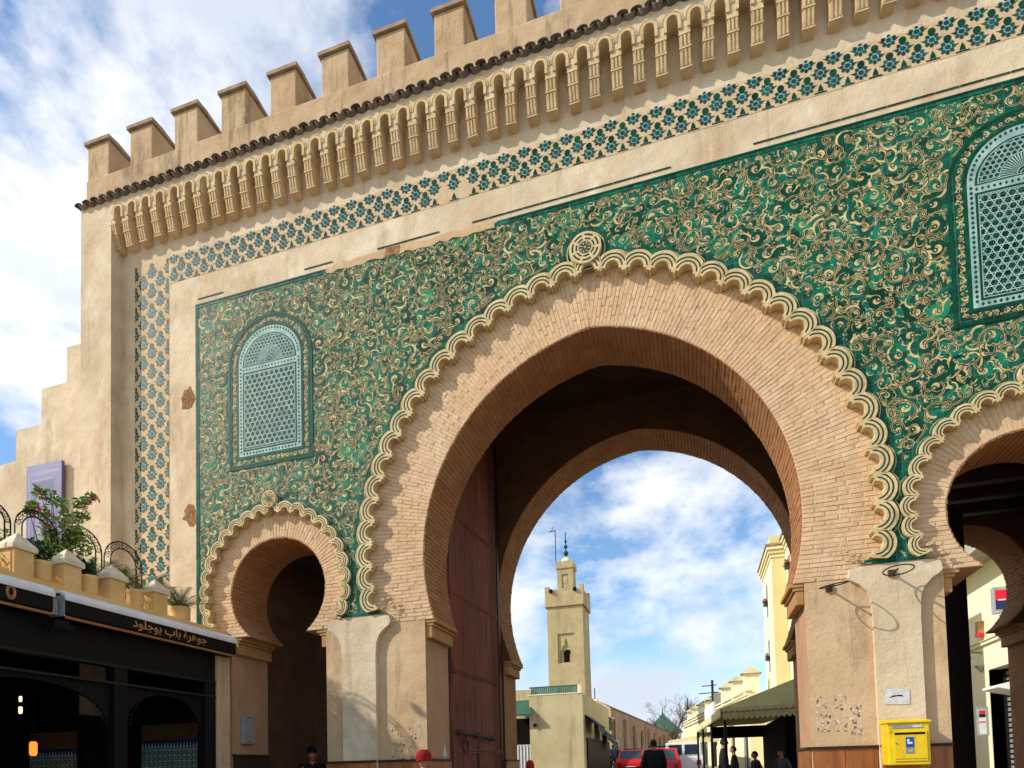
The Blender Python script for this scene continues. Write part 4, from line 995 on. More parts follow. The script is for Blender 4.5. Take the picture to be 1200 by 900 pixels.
# ---------------------------------------------------------------- great wooden leaves of the gate
def gate_leaf(name, label, x0, y0, x1, y1, top, npl, studs, face=1, wood='red_wood'):
    d = Vector((x1-x0, y1-y0, 0)); L_ = d.length; u = d/L_; nrm = Vector((u.y, -u.x, 0))*face
    t = thing(name, (x0, y0, 0), label, 'door')
    for k in range(npl):
        c = Vector((x0, y0, 0))+u*(L_*(k+.5)/npl); h = top+rnd.uniform(-.01, .01)
        off = rnd.uniform(0, .006)
        q = MB(); q.obox(c+Vector((0, 0, (h+.03)/2+.02))-nrm*off, u*(L_/npl/2-.003), nrm*.03, Vector((0, 0, (h-.03)/2)), wood); q.build('plank', t)
    for z in [0.35+1.24*i for i in range(int(top/1.24))]:
        q = MB(); c = Vector((x0, y0, z))+u*L_/2+nrm*.034
        q.obox(c, u*(L_/2), nrm*.006, Vector((0, 0, .035)), wood); q.build('iron_strap', t)
        if studs:
            sm = MB()
            for k in range(int(L_/.11)):
                p = Vector((x0, y0, z))+u*(.06+k*.11)+nrm*.042; sm.ball(p, .014, 'rust', 6)
            sm.build('stud_row', t)
    return t, u, nrm, L_
lt_, u_, n_v, L_l = gate_leaf('gate_door', 'tall red-brown studded wooden gate leaf folded back inside the main arch, left side', -3.60, 9.04, -3.50, 11.30, Z(6.2), 9, True)
q = MB(); p0 = Vector((-3.60, 9.04, 0))
a = p0+u_*.06+n_v*.075+Vector((0, 0, Z(.57))); b = p0+u_*1.75+n_v*.075+Vector((0, 0, Z(.52)))
q.tube([a, b], .022, 'rust', 8); 
for t in (.08, .5, .92): q.obox(a.lerp(b, t)-n_v*.02, u_*.03, n_v*.04, Vector((0, 0, .04)), 'rust')
q.build('bolt_bar', lt_)
q = MB(); c = p0+u_*.42+n_v*.06+Vector((0, 0, Z(.37)))
q.tube([c+u_*(.10*math.cos(t))+Vector((0, 0, .10*math.sin(t))) for t in [2*PI*k/16 for k in range(17)]], .014, 'rust', 6, False); q.build('ring_handle', lt_)
q = MB(); c = p0+u_*1.0+n_v*.038
q.obox(c+Vector((0, 0, .85)), u_*.016, n_v*.006, Vector((0, 0, .82)), 'dark_wood'); q.build('wicket_gap', lt_)
q = MB(); q.box(-3.53, -3.46, 11.15, 11.28, 0, Z(6.2), 'dark_wood'); q.build('door_post', lt_)
gate_leaf('gate_door', 'black wooden door leaf standing ajar behind the small right arch', 2.76, 8.96, 3.42, 9.62, Z(3.2), 5, False, -1, 'black')

# ---------------------------------------------------------------- fixtures on the piers
def hoop(label, px, y, z, rx, tilt, dep):
    t = thing('iron_hoop', (px, y, z), label, 'hoop'); c = Vector((px, y-dep, z))
    q = MB(); q.tube([(px, y+.02, z+.03), (px, y-dep*.9, z+.015)], .012, 'rust', 6); q.box(px-.035, px+.035, y-.03, y, z+.0, z+.07, 'rust'); q.build('bracket', t)
    q = MB(); q.tube([c+Vector((rx*math.cos(a), -.0+rx*.85*math.sin(a)*math.cos(tilt), rx*.85*math.sin(a)*math.sin(tilt)+rx*.18*math.cos(a))) for a in [2*PI*k/28 for k in range(29)]], .0075, 'iron', 6, False); q.build('ring', t)
hoop('small iron hoop on a bracket left of the pilaster capital on the right pier', 1.52, YR, Z(1.95), .150, .30, .30)
hoop('iron hoop on a bracket on the pilaster capital under the green tiles', 2.15, YF, Z(2.04), .150, .62, .26)
# yellow letter box
bxo = thing('letter_box', (2.17, 7.72, Z(-.06)), 'yellow enamel post box with open slot fixed to the wooden dado', 'letter box')
x0, x1, y0, y1, z0, z1 = 1.955, 2.355, 7.70, 7.965, Z(-.075), Z(.385)
q = MB(); q.box(x0, x1, y0, y1, z0, z1, 'yellow'); q.build('casing', bxo, bevel=.012)
q = MB(); q.add([(x0-.012, y0-.02, z1-.01), (x1+.012, y0-.02, z1-.01), (x1+.012, y1, z1-.005), (x0-.012, y1, z1-.005), (x0-.012, y0-.02, z1+.012), (x1+.012, y0-.02, z1+.012), (x1+.012, y1, z1+.045), (x0-.012, y1, z1+.045)], [(0, 3, 2, 1), (4, 5, 6, 7), (0, 1, 5, 4), (1, 2, 6, 5), (2, 3, 7, 6), (3, 0, 4, 7)], 'yellow'); q.build('lid', bxo, bevel=.004)
q = MB(); q.box(x0+.055, x1-.03, y0-.012, y0+.002, z0+.04, z1-.10, 'yellow'); dr = q.build('door', bxo, bevel=.004)
q = MB(); q.box(x0+.065, x1-.05, y0-.015, y0-.011, z1-.135, z1-.112, 'black'); q.build('slot', bxo)
q = MB(); q.box(x0+.05, x1-.07, y0-.006, y0+.001, z1-.065, z1-.03, 'grey'); q.box(x1-.16, x1-.07, y0-.008, y0-.005, z1-.06, z1-.035, 'paper'); q.build('name_strip', bxo)
q = MB(); xm = (x0+x1)/2+.005; q.box(xm-.042, xm+.042, y0-.0145, y0-.011, z0+.12, z0+.30, 'grey'); q.box(xm-.036, xm+.036, y0-.0165, y0-.0144, z0+.19, z0+.295, 'post_blue'); q.box(xm-.022, xm+.022, y0-.018, y0-.0164, z0+.225, z0+.245, 'white'); q.box(xm-.026, xm-.004, y0-.018, y0-.0164, z0+.25, z0+.275, 'white')
q.prism([(xm-.02, z0+.155), (xm, z0+.135), (xm+.022, z0+.155), (xm+.014, z0+.162), (xm, z0+.148), (xm-.013, z0+.162)], y0-.0162, y0-.0144, 'yellow'); q.build('postal_emblem', dr)
q = MB(); q.lathe((x0+.075, y0-.02, z0+.235), [(.006, -.005), (.006, .005)], 'black', 8)
for k in range(26): q.box(x0+.06+k*.0115, x0+.067+k*.0115, y0-.014, y0-.011, z0+.062, z0+.068, 'rust')
q.build('keyhole', dr)
# pale notice plate, glue scars, small stickers
pl = thing('notice_plate', (2.14, YF, Z(.68)), 'small pale torn notice plate on the pilaster above the letter box', 'plate')
q = MB(); q.prism([(2.03, Z(.605)), (2.265, Z(.595)), (2.27, Z(.765)), (2.035, Z(.775))], YF-.008, YF-.001, 'paper'); q.build('plate', pl)
q = MB(); q.prism([(2.06, Z(.675)), (2.14, Z(.69)), (2.21, Z(.685)), (2.19, Z(.705)), (2.10, Z(.70))], YF-.0095, YF-.007, 'black'); q.build('tear', pl)
def scar(x0, x1, z0, z1, y, label):
    o_ = thing('poster_scar', ((x0+x1)/2, y, Z(z0)), label, 'poster remains')
    q = MB(); r = random.Random(5)
    for (ax, az, bx, bz) in ((x0, z0, x1, z0), (x1, z0, x1, z1), (x1, z1, x0, z1), (x0, z1, x0, z0), (x0, z1, x1, z0), (x1, z1, (x0+x1)/2, (z0+z1)/2)):
        n = 9
        for k in range(n):
            if r.random() < .22: continue
            t0, t1 = k/n, (k+.95)/n; w_ = r.uniform(.004, .013)
            q.ribbon([(ax+(bx-ax)*t+r.uniform(-.006, .006), Z(az+(bz-az)*t+r.uniform(-.006, .006))) for t in (t0, (t0+t1)/2, t1)], w_, y-.0025-.0001*r.random(), 'scar' if r.random() < .7 else 'scar_dark')
    for k in range(60):
        c = (r.uniform(x0, x1), Z(r.uniform(z0, z1))); s_ = r.uniform(.004, .013)
        q.flat([(c[0]+s_*math.cos(-a)*r.uniform(.6, 1.3), c[1]+s_*math.sin(-a)*r.uniform(.6, 1.6)) for a in [2*PI*j/7 for j in range(7)]], y-.003-.0004*r.random(), 'scar' if r.random() < .6 else 'scar_dark')
    q.build('glue_marks', o_, kind='stuff')
scar(1.34, 1.64, .33, .73, YR, 'square glue outline of a torn poster on the right pier')
scar(1.69, 1.79, .28, .62, YR, 'small column of brown glue flecks right of the square poster outline')
scar(-4.10, -3.68, .16, .62, YR, 'faint blue-grey glue outline of a poster on the left pier')
sk = MB(); sk.add([(-3.568, 8.62, Z(.20)), (-3.568, 8.78, Z(.18)), (-3.566, 8.74, Z(.30)), (-3.566, 8.69, Z(.40)), (-3.566, 8.65, Z(.30))], [(0, 1, 2, 3, 4)], 'paper')
sk.build('torn_sticker', gate)
# grey junction box on the left jamb of the small arch
jb = thing('junction_box', (-6.75, 8.36, Z(.48)), 'narrow grey metal junction box on the pink jamb of the small left arch', 'junction box')
q = MB(); q.box(-6.758, -6.70, 8.23, 8.50, Z(.47), Z(.92), 'grey'); q.build('cover', jb, bevel=.008)
q = MB(); q.ball((-6.695, 8.37, Z(.51)), .012, 'rust', 8); q.ball((-6.695, 8.37, Z(.88)), .012, 'rust', 8); q.build('screw', jb)

# ================================================================= stepped wall to the left of the gate
sw = thing('stepped_wall', (-11, 9, 0), 'pale stucco wall with stepped top left of the gate', 'wall')
steps = [(-9.44, -EH), (-9.44, 8.18), (-11.24, 8.2), (-11.25, 7.52), (-11.88, 7.51), (-11.89, 6.82), (-12.53, 6.80), (-12.55, 6.21), (-13.3, 6.15), (-13.32, 5.5), (-14.4, 5.5), (-14.4, -EH)]
MB().prism(Zs(steps), 9.0, 9.4, 'stucco').build('wall_face', sw, bevel=.03)
q = MB(); q.tube([(-9.47, 8.98, Z(6.9)), (-9.7, 8.7, Z(6.92)), (-9.72, 8.65, Z(7.2))], .02, 'rust'); q.build('bracket', sw)
pt = thing('picture_panel', (-11.68, 8.9, Z(4.2)), 'violet printed panel with concentric door frames hung on the stepped wall', 'picture')
xa, xb, za, zb = -12.12, -11.24, 4.35, 5.97
q = MB(); q.box(xa, xb, 8.90, 8.96, Z(za), Z(zb), 'poster'); q.build('board', pt)
for k, (mm, mt) in enumerate(((.06, 'poster_light'), (.10, 'poster'), (.16, 'poster_light'), (.185, 'poster_dark'))):
    q = MB(); q.box(xa+mm, xb-mm, 8.8985-.0015*k, 8.8995-.0015*k, Z(za), Z(zb-mm*1.5-.05), mt); q.build('printed_frame', pt)
q = MB(); q.prism([((xa+xb)/2+.2*math.cos(PI*k/12), Z(5.2)+.26*math.sin(PI*k/12)) for k in range(13)]+[((xa+xb)/2-.2, Z(za)), ((xa+xb)/2+.2, Z(za))], 8.890, 8.892, 'poster_light'); q.build('printed_arch', pt)

# ================================================================= restaurant on the left
RX = -6.75
rs = thing('restaurant', (RX-1.5, 6, 0), 'restaurant with black shopfront, awning cassettes and ochre terrace parapet on the left', 'restaurant')
q = MB(); q.box(-12, RX-.06, 2.0, 7.94, Z(2.02), Z(2.10), 'terr'); q.build('terrace_floor', rs)
q = MB(); q.box(RX-.24, RX+.02, 2.0, 7.96, Z(1.98), Z(2.155), 'terr'); q.build('parapet_ledge', rs, bevel=.01)
q = MB(); q.box(RX-.10, RX+.0, 2.0, 7.70, Z(1.36), Z(1.975), 'black'); q.build('fascia', rs)
q = MB(); q.box(RX-.02, RX+.03, 7.70, 7.97, 0, Z(1.975), 'stucco_low'); q.build('end_wall', rs)
# black timber front: posts, transom, arched inner frames
for y0_, y1_ in ((2.0, 2.2), (3.9, 4.05), (6.02, 6.20), (7.50, 7.70)):
    q = MB(); q.box(RX-.14, RX+.012, y0_, y1_, 0, Z(1.36), 'black'); q.build('post', rs, bevel=.008)
for zz in (1.36, 1.15):
    q = MB(); q.box(RX-.12, RX+.02, 2.0, 7.70, Z(zz)-.02, Z(zz)+.006, 'iron'); q.build('transom_bead', rs)
for ya, yb in ((4.05, 6.02), (6.20, 7.50)):
    n = 20; ym, hw_ = (ya+yb)/2, (yb-ya)/2
    ys_ = [ym-hw_*math.cos(PI*k/n) for k in range(n+1)]; top_ = Z(1.15)
    poly = [(ya, top_), (yb, top_)]+[(ym+hw_*.97*math.cos(PI*k/n), Z(.62)+.46*math.sin(PI*k/n)) for k in range(n+1)]
    tr = tessellate_polygon([[Vector((a, b, 0)) for a, b in poly]])
    vs = [(RX-.05, a, b) for a, b in poly]+[(RX-.09, a, b) for a, b in poly]; m_ = len(poly)
    q = MB(); q.add(vs, [tuple(t) for t in tr]+[tuple(m_+i for i in reversed(t)) for t in tr]+[(i, (i+1) % m_, m_+(i+1) % m_, m_+i) for i in range(m_)], 'black'); q.build('arched_frame', rs)
    q = MB()
    for k in range(26):                                  # pierced metal fretwork catching the light
        t = (k+.5)/26; a = PI*t; c = Vector((RX-.04, ym+hw_*.9*math.cos(a), Z(.66)+.48*math.sin(a)))
        q.tube([c+Vector((0, .035*math.cos(b), .035*math.sin(b))) for b in [2*PI*j/8 for j in range(9)]], .004, 'iron', 4, False)
    q.build('fretwork', rs)
# interior
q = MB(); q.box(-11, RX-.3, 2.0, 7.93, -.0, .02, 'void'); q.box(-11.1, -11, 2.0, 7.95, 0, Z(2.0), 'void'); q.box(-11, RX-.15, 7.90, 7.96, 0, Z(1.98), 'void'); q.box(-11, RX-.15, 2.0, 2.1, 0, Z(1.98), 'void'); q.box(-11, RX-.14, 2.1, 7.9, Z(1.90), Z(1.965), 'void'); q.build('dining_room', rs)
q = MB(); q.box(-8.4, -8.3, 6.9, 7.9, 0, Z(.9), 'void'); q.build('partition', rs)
def tile_dado(y, x0, x1, ztop, parent):
    q = MB(); q.box(x0, x1, y-.02, y, 0, Z(ztop-.16), 'white_tile'); q.box(x0, x1, y-.024, y, Z(ztop-.16), Z(ztop-.03), 'zblue'); 
    n = int((x1-x0)/.06)
    for k in range(n):
        a = x0+k*.06; q.prism([(a+.005, Z(ztop-.15)), (a+.055, Z(ztop-.15)), (a+.03, Z(ztop-.06))], y-.027, y-.022, 'white_tile')
    q.box(x0, x1, y-.022, y, Z(ztop-.03), Z(ztop+.22), 'mustard')
    z = Z(ztop-.22)
    while z > Z(-.25):
        for k in range(int((x1-x0)/.09)):
            c = (x0+.045+k*.09, z); q.prism([(c[0]+.034*math.cos(2*PI*j/8), c[1]+.034*math.sin(2*PI*j/8)) for j in range(8)], y-.0235, y-.0195, 'black'); q.prism([(c[0]+.02*math.cos(2*PI*j/8), c[1]+.02*math.sin(2*PI*j/8)) for j in range(8)], y-.0265, y-.0230, 'white_tile')
        z -= .085
    q.build('tiled_dado', parent)
tile_dado(7.89, -8.28, RX-.35, .58, rs); tile_dado(7.0, -9.4, -8.42, .46, rs)
# awning cassettes (rolled up)
def cassette(y0, y1, txt):
    t = MB(); n = 14
    def arc(r, c, a0, a1, m_): return [(c[0]+r*math.cos(a0+(a1-a0)*k/m_), c[1]+r*math.sin(a0+(a1-a0)*k/m_)) for k in range(m_+1)]
    prof = [(RX+.005, Z(2.02)), (RX+.14, Z(2.015)), (RX+.19, Z(1.985)), (RX+.205, Z(1.93)), (RX+.205, Z(1.80)), (RX+.175, Z(1.755)), (RX+.005, Z(1.75))]
    def sweep(prof, ya, yb, mat, nm):
        m_ = len(prof); vs = [(p[0], y, p[1]) for y in (ya, yb) for p in prof]
        q = MB(); q.add(vs, [(i, m_+i, m_+(i+1) % m_, (i+1) % m_) for i in range(m_)]+[tuple(range(m_)), tuple(range(2*m_-1, m_-1, -1))], mat); return q.build(nm, cs, bevel=.006)
    cs = thing('awning_cassette', (RX, (y0+y1)/2, Z(1.75)), txt[0], 'awning', 'rolled-up awnings over the restaurant front')
    sweep(prof, y0, y1, 'black', 'housing')
    sweep([(RX+.02, Z(2.066)), (RX+.13, Z(2.064)), (RX+.20, Z(2.03)), (RX+.228, Z(1.98)), (RX+.226, Z(1.94)), (RX+.208, Z(1.94)), (RX+.12, Z(2.03)), (RX+.02, Z(2.03))], y0-.01, y1+.01, 'white', 'cover_strip')
    sweep([(RX+.185, Z(1.752)), (RX+.205, Z(1.772)), (RX+.209, Z(1.765)), (RX+.189, Z(1.744))], y0, y1, 'gold', 'trim_line')
    for yy in (y0, y1):
        q = MB(); q.box(RX, RX+.19, yy-.012, yy+.012, Z(1.77), Z(2.0), 'alu'); q.build('end_cap', cs)
    return cs
c1 = cassette(5.24, 7.90, ('long black awning cassette with gold Arabic lettering over the shopfront, nearer the gate',))
c2 = cassette(2.4, 5.10, ('black awning cassette with a gold ring emblem, cut by the left edge',))
# gold lettering
try:
    lo_ = 'ﺟﻮﻫﺮﺓ ﺑﺎﺏ ﺑﻮﺟﻠﻮﺩ'
    cu = bpy.data.curves.new('lettering', 'FONT'); cu.body = lo_[::-1]; cu.size = .21; cu.extrude = .004; cu.offset = .0018
    to = bpy.data.objects.new('lettering', cu); COL.objects.link(to)
    dg = bpy.context.evaluated_depsgraph_get(); dg.update()
    me = bpy.data.meshes.new_from_object(to.evaluated_get(dg)); bpy.data.objects.remove(to)
    co = np.empty(len(me.vertices)*3); me.vertices.foreach_get('co', co); co = co.reshape(-1, 3)
    w_ = co[:, 0].max()-co[:, 0].min()
    Y0_, Y1_ = 6.09, 7.30; kx = (Y1_-Y0_)/w_; kz = 0.155/(co[:, 1].max()-co[:, 1].min())
    new = np.stack([RX+.208+co[:, 2], Y0_+(co[:, 0]-co[:, 0].min())*kx, Z(1.795)+(co[:, 1]-co[:, 1].min())*kz], 1)
    me.vertices.foreach_set('co', (new-np.array(tuple(org(c1)))).ravel()); me.materials.clear(); me.materials.append(M['gold'])
    lo2 = bpy.data.objects.new('lettering', me); COL.objects.link(lo2); lo2.parent = c1; me.update()
except Exception as ex: print('lettering failed', ex)
q = MB()
for rr_ in (.055, .038): q.tube([(RX+.209, 4.66+rr_*.8*math.cos(a), Z(1.885)+rr_*1.3*math.sin(a)) for a in [2*PI*k/18 for k in range(19)]], .006, 'gold', 5, False)
q.build('ring_emblem', c2)
# floodlight between the cassettes
fl_ = thing('floodlight', (RX, 5.17, Z(1.7)), 'small black floodlight on a bracket between the two awning cassettes', 'floodlight')
q = MB(); q.box(RX, RX+.12, 5.125, 5.215, Z(1.78), Z(1.95), 'grey'); q.build('bracket', fl_)
q = MB(); q.box(RX+.10, RX+.28, 5.06, 5.28, Z(1.62), Z(1.66), 'black'); q.box(RX+.13, RX+.25, 5.09, 5.25, Z(1.655), Z(1.70), 'black'); q.build('housing', fl_, bevel=.006)
q = MB(); q.box(RX+.12, RX+.26, 5.08, 5.26, Z(1.612), Z(1.621), 'glass'); q.build('lens', fl_)
# hanging lanterns inside
def ray_x(px, py, X):
    d = CF+CR*((px-600)/F_PX)+CU*((CY-py)/F_PX); t = X/d.x; return Vector((X, d.y*t, EH+d.z*t))
for i, (px, py, lab, mt, s_) in enumerate(((39, 877, 'glowing orange glass lantern inside the dark restaurant', 'lantern', 1.0), (24, 832, 'small hanging lamp with white glow inside the restaurant, lower of two', 'lamp_glow', .5), (24, 819, 'small hanging lamp with white glow inside the restaurant, upper of two', 'lamp_glow', .4))):
    c = ray_x(px, py, -8.6 if i == 0 else -8.9); t = thing('lantern', c, lab, 'lantern')
    q = MB(); q.lathe(c, [(.03*s_, -.10*s_), (.045*s_, -.07*s_), (.045*s_, .07*s_), (.03*s_, .09*s_)], mt, 8); q.build('glass', t)
    q = MB(); q.lathe(c, [(.05*s_, .09*s_), (.03*s_, .14*s_), (.008*s_, .18*s_)], 'iron', 8); q.tube([c+Vector((0, 0, .18*s_)), Vector((c.x, c.y, Z(1.9)))], .004, 'iron', 4); q.build('cap', t)

# terrace posts, half-round pots, iron hoops and plants
post_y = [3.74, 4.29, 4.86, 5.41, 6.00, 6.655]
for i, y in enumerate(post_y):
    q = MB(); q.box(RX-.24, RX-.03, y, y+.21, Z(2.15), Z(2.43), 'terr'); p_ = q.build('parapet_post', rs, bevel=.008)
    q = MB(); a, b, c, d = RX-.265, RX-.005, y-.025, y+.235
    q.add([(a, c, Z(2.43)), (b, c, Z(2.43)), (b, d, Z(2.43)), (a, d, Z(2.43)), (a, c, Z(2.485)), (b, c, Z(2.485)), (b, d, Z(2.485)), (a, d, Z(2.485)), ((a+b)/2, (c+d)/2, Z(2.645))], [(0, 3, 2, 1), (0, 1, 5, 4), (1, 2, 6, 5), (2, 3, 7, 6), (3, 0, 4, 7), (4, 5, 8), (5, 6, 8), (6, 7, 8), (7, 4, 8)], 'terr_cap'); q.build('cap', p_, bevel=.006)
pot_y = [4.10, 4.67, 5.23, 5.80, 6.45, 7.20]
pot_lab = ['plain ochre pot in the parapet, first from the left edge', 'plain ochre pot between the first two capped posts', 'ochre pot under the pink flowering shrub', 'ochre pot between the second and third capped posts', 'ochre pot between the third and fourth capped posts', 'wide ochre pot holding wispy palm leaves at the gate end of the parapet']
pots = []
for i, y in enumerate(pot_y):
    c = Vector((RX-.14, y, Z(2.155))); r = .098 if i < 5 else .125
    t = thing('flower_pot', c, pot_lab[i], 'flower pot', 'pots standing on the terrace parapet'); h = .245 if i < 5 else .20
    q = MB(); q.lathe(c, [(r*.9, 0), (r, h*.2), (r, h*.86), (r*1.06, h*.9), (r*1.06, h), (r*.86, h), (r*.84, h*.86)], 'terr', 18); q.build('body', t, True)
    q = MB(); q.lathe(c+Vector((0, 0, h*.84)), [(r*.85, 0), (r*.6, .012), (.01, .02)], 'stem', 12); q.build('soil', t); pots.append((c, h))
HX = RX-.34
hoops = [tuple(ray_x(px, py, HX).y for px in (a_, b_))+(ray_x((a_+b_)/2, pk, HX).z,) for a_, b_, py, pk in ((-34, 12, 640, 586), (17, 67, 650, 599), (73, 119, 660, 618), (122, 166, 680, 636))]
hl = ['wrought-iron scroll hoop cut by the left edge', 'wrought-iron scroll hoop behind the tallest flowers', 'wrought-iron scroll hoop above the second and third posts', 'wrought-iron scroll hoop nearest the tiled band']
for i, (a, b, pk) in enumerate(hoops):
    t = thing('iron_arch', (RX-.3, (a+b)/2, Z(2.1)), hl[i], 'trellis', 'wrought-iron hoops along the terrace'); ym, R2 = (a+b)/2, (b-a)/2; X_ = HX; zc_ = pk-R2*.95
    for nm, rr_ in (('outer_bar', R2), ('inner_bar', R2*.68)):
        q = MB(); q.tube([(X_, ym-rr_, Z(2.1))]+[(X_, ym-rr_*math.cos(PI*k/20), zc_+rr_*.95*math.sin(PI*k/20)) for k in range(21)]+[(X_, ym+rr_, Z(2.1))], .009, 'iron', 5); q.build(nm, t)
    for k in range(9):
        th = PI*(k+.5)/9; c = (ym-R2*.84*math.cos(th), zc_+R2*.80*math.sin(th)); r0 = R2*.15
        q = MB()
        q.tube([(X_, c[0]+r0*(1-.7*s_)*math.cos(th+s_*9), c[1]+r0*(1-.7*s_)*math.sin(th+s_*9)) for s_ in [j/14 for j in range(15)]], .005, 'iron', 4); q.build('scroll', t)
def leafcloud(mb, c, rad, n, size, mat, flat=1.0, rn=rnd):
    c = Vector(c)
    for _ in range(n):
        while True:
            v = Vector((rn.uniform(-1, 1), rn.uniform(-1, 1), rn.uniform(-1, 1)))
            if .15 < v.length < 1: break
        p = c+Vector((v.x*rad[0], v.y*rad[1], v.z*rad[2])); s_ = size*rn.uniform(.6, 1.3)
        a = Vector((rn.uniform(-1, 1), rn.uniform(-1, 1), rn.uniform(-.6, .6))).normalized(); b = a.cross(Vector((rn.uniform(-1, 1), rn.uniform(-1, 1), rn.uniform(-1, 1)))).normalized()
        q0, q1, q2, q3 = p-a*s_, p+b*s_*.42, p+a*s_, p-b*s_*.42
        mb.add([q0, q1, q2, q3], [(0, 1, 2, 3)], mat)
def shrub(base, lab, sprays, flowers=0, size=.035, lmat='leaf', nl=60):
    t = thing('terrace_shrub', base, lab, 'plant'); st_ = MB(); lf = MB(); fw = MB(); base = Vector(base)
    for (dx, dy, dz, r) in sprays:
        e = base+Vector((dx, dy, dz)); mid = base.lerp(e, .5)+Vector((rnd.uniform(-.05, .05), rnd.uniform(-.06, .06), .05))
        st_.tube([base, mid, e], [.010, .007, .003], 'stem', 5)
        leafcloud(lf, e, (r*.8, r, r*.8), nl, size, lmat); leafcloud(lf, mid, (r*.7, r*.8, r*.9), nl//2, size, lmat)
        if flowers and rnd.random() < .5: leafcloud(fw, e+Vector((.06, 0, -.04)), (r*.6, r*.8, r*.5), flowers, size*.7, 'pink')
    st_.build('stems', t); lf.build('foliage', t)
    if fw.v: fw.build('flowers', t, kind='stuff')
def shrub_at(base, lab, pts, flowers=0, size=.035, lmat='leaf', nl=60, X0=-7.15):
    b_ = ray_x(base[0], base[1], X0); shrub(b_, lab, [tuple(ray_x(px, py, X0+rnd.uniform(-.1, .12))-b_)+(r,) for px, py, r in pts], flowers, size, lmat, nl)
def palm(base, lab, n, L_, spread=1.0):
    t = thing('potted_palm', base, lab, 'plant', 'feathery palms on the terrace parapet'); base = Vector(base)
    for k in range(n):
        a = rnd.uniform(0, 2*PI); el = rnd.uniform(.6, 1.35); l_ = L_*rnd.uniform(.7, 1.1); h = Vector((math.cos(a), math.sin(a), 0)); q = MB(); P_ = []
        for j in range(9):
            s_ = j/8; P_.append(base+h*(l_*s_*math.cos(el)*spread+.12*s_*s_*l_)+Vector((0, 0, l_*s_*math.sin(el)-.38*l_*s_*s_)))
        q.tube(P_, [.005*(1-.8*j/8) for j in range(9)], 'palm', 4)
        for j in range(1, 9):
            d = (P_[j]-P_[j-1]).normalized(); sd_ = d.cross(Vector((0, 0, 1))).normalized()
            for sg in (-1, 1):
                for o_ in (0, .5):
                    p = P_[j-1].lerp(P_[j], o_); e = p+(sd_*sg*.8+d*.8+Vector((0, 0, -.15))).normalized()*l_*.24*(1-.5*j/8)
                    wv = d*.006; q.add([p-wv, p+wv, e], [(0, 1, 2)], 'palm')
        q.build('frond', t)
shrub_at((72, 690), 'bushy climbing shrub with pink flowers in front of the violet panel', [(48, 578, .10), (60, 584, .12), (72, 590, .10), (40, 592, .06), (50, 600, .10), (62, 612, .14), (34, 598, .06), (80, 606, .10), (92, 590, .09), (102, 586, .07), (108, 582, .07), (96, 602, .11), (84, 616, .15), (74, 628, .16), (92, 628, .15), (66, 640, .15), (84, 646, .16), (98, 640, .12), (54, 622, .12), (76, 664, .16), (92, 664, .14)], 9, .036, 'leaf', 62)
shrub_at((46, 690), 'dark leafy bush behind the first iron hoop', [(40, 640, .12), (48, 650, .14), (56, 656, .12), (44, 668, .15)], 0, .035, 'leaf_dark', 110)
shrub_at((98, 700), 'dark bush under the iron hoop between the second and third posts', [(92, 662, .10), (100, 668, .14), (96, 684, .14), (104, 684, .1)], 0, .035, 'leaf_dark', 110)
shrub_at((4, 680), 'green bush at the left edge behind the parapet', [(2, 630, .13), (8, 640, .12), (0, 655, .15), (10, 660, .1)], 0, .035, 'leaf', 90)
shrub_at((146, 715), 'small dark bush behind the third post under the last iron hoop', [(142, 672, .08), (148, 680, .10), (140, 690, .1)], 0, .03, 'leaf_dark', 90)
palm(pots[5][0]+Vector((0, 0, .17)), 'wispy palm in the wide pot beside the green tile panel', 40, .60)
palm(ray_x(172, 700, -7.05), 'feathery palm behind the last capped post', 36, .55)
palm(ray_x(140, 690, -7.1), 'feathery grass-like palm between the third and fourth posts', 30, .5)
palm(ray_x(108, 680, -7.1), 'upright feathery palm under the pink shrub', 30, .5)

# ================================================================= beyond the gate
# ramparts
def wall_run(t, x0, y0, x1, y1, th, z0, z1, mat, name='wall'):
    d = Vector((x1-x0, y1-y0, 0)).normalized(); n = Vector((d.y, -d.x, 0))
    a, b = Vector((x0, y0, 0)), Vector((x1, y1, 0)); vs = []
    for p, (lo, hi) in ((a, (z0[0], z1[0])), (b, (z0[1], z1[1]))):
        for o_ in (0, -th):
            for z in (lo, hi): vs.append((p.x+n.x*o_, p.y+n.y*o_, z))
    q = MB(); q.add(vs, [(0, 1, 5, 4), (2, 6, 7, 3), (1, 3, 7, 5), (0, 4, 6, 2), (0, 2, 3, 1), (4, 5, 7, 6)], mat); return q.build(name, t)
rw = thing('rampart_wall', (-7, 80, 0), 'long weathered brown rampart wall receding along the left of the street', 'rampart')
wall_run(rw, -8.9, 46, -4.4, 128, 2.0, (0, 0), (Z(5.45), Z(5.6)), 'rampart')
wall_run(rw, -8.95, 46.1, -4.45, 127.9, 1.6, (Z(5.45), Z(5.6)), (Z(5.75), Z(5.9)), 'stone', 'coping')
for k in range(12):
    t_ = (k+.6)/12.5; x, y = -8.9+4.5*t_, 46+82*t_
    q = MB(); q.box(x+.02, x+.30, y-.5, y+.5, 0, Z(4.9-.3*(k % 3)), 'rampart'); q.build('pilaster', rw)
tw = thing('pavilion_tower', (-5.0, 130, 0), 'square ochre tower with green pyramid roof at the far end of the rampart', 'tower')
q = MB(); q.box(-9.2, -3.2, 127, 134, 0, Z(6.3), 'hotel_y'); q.build('wall', tw)
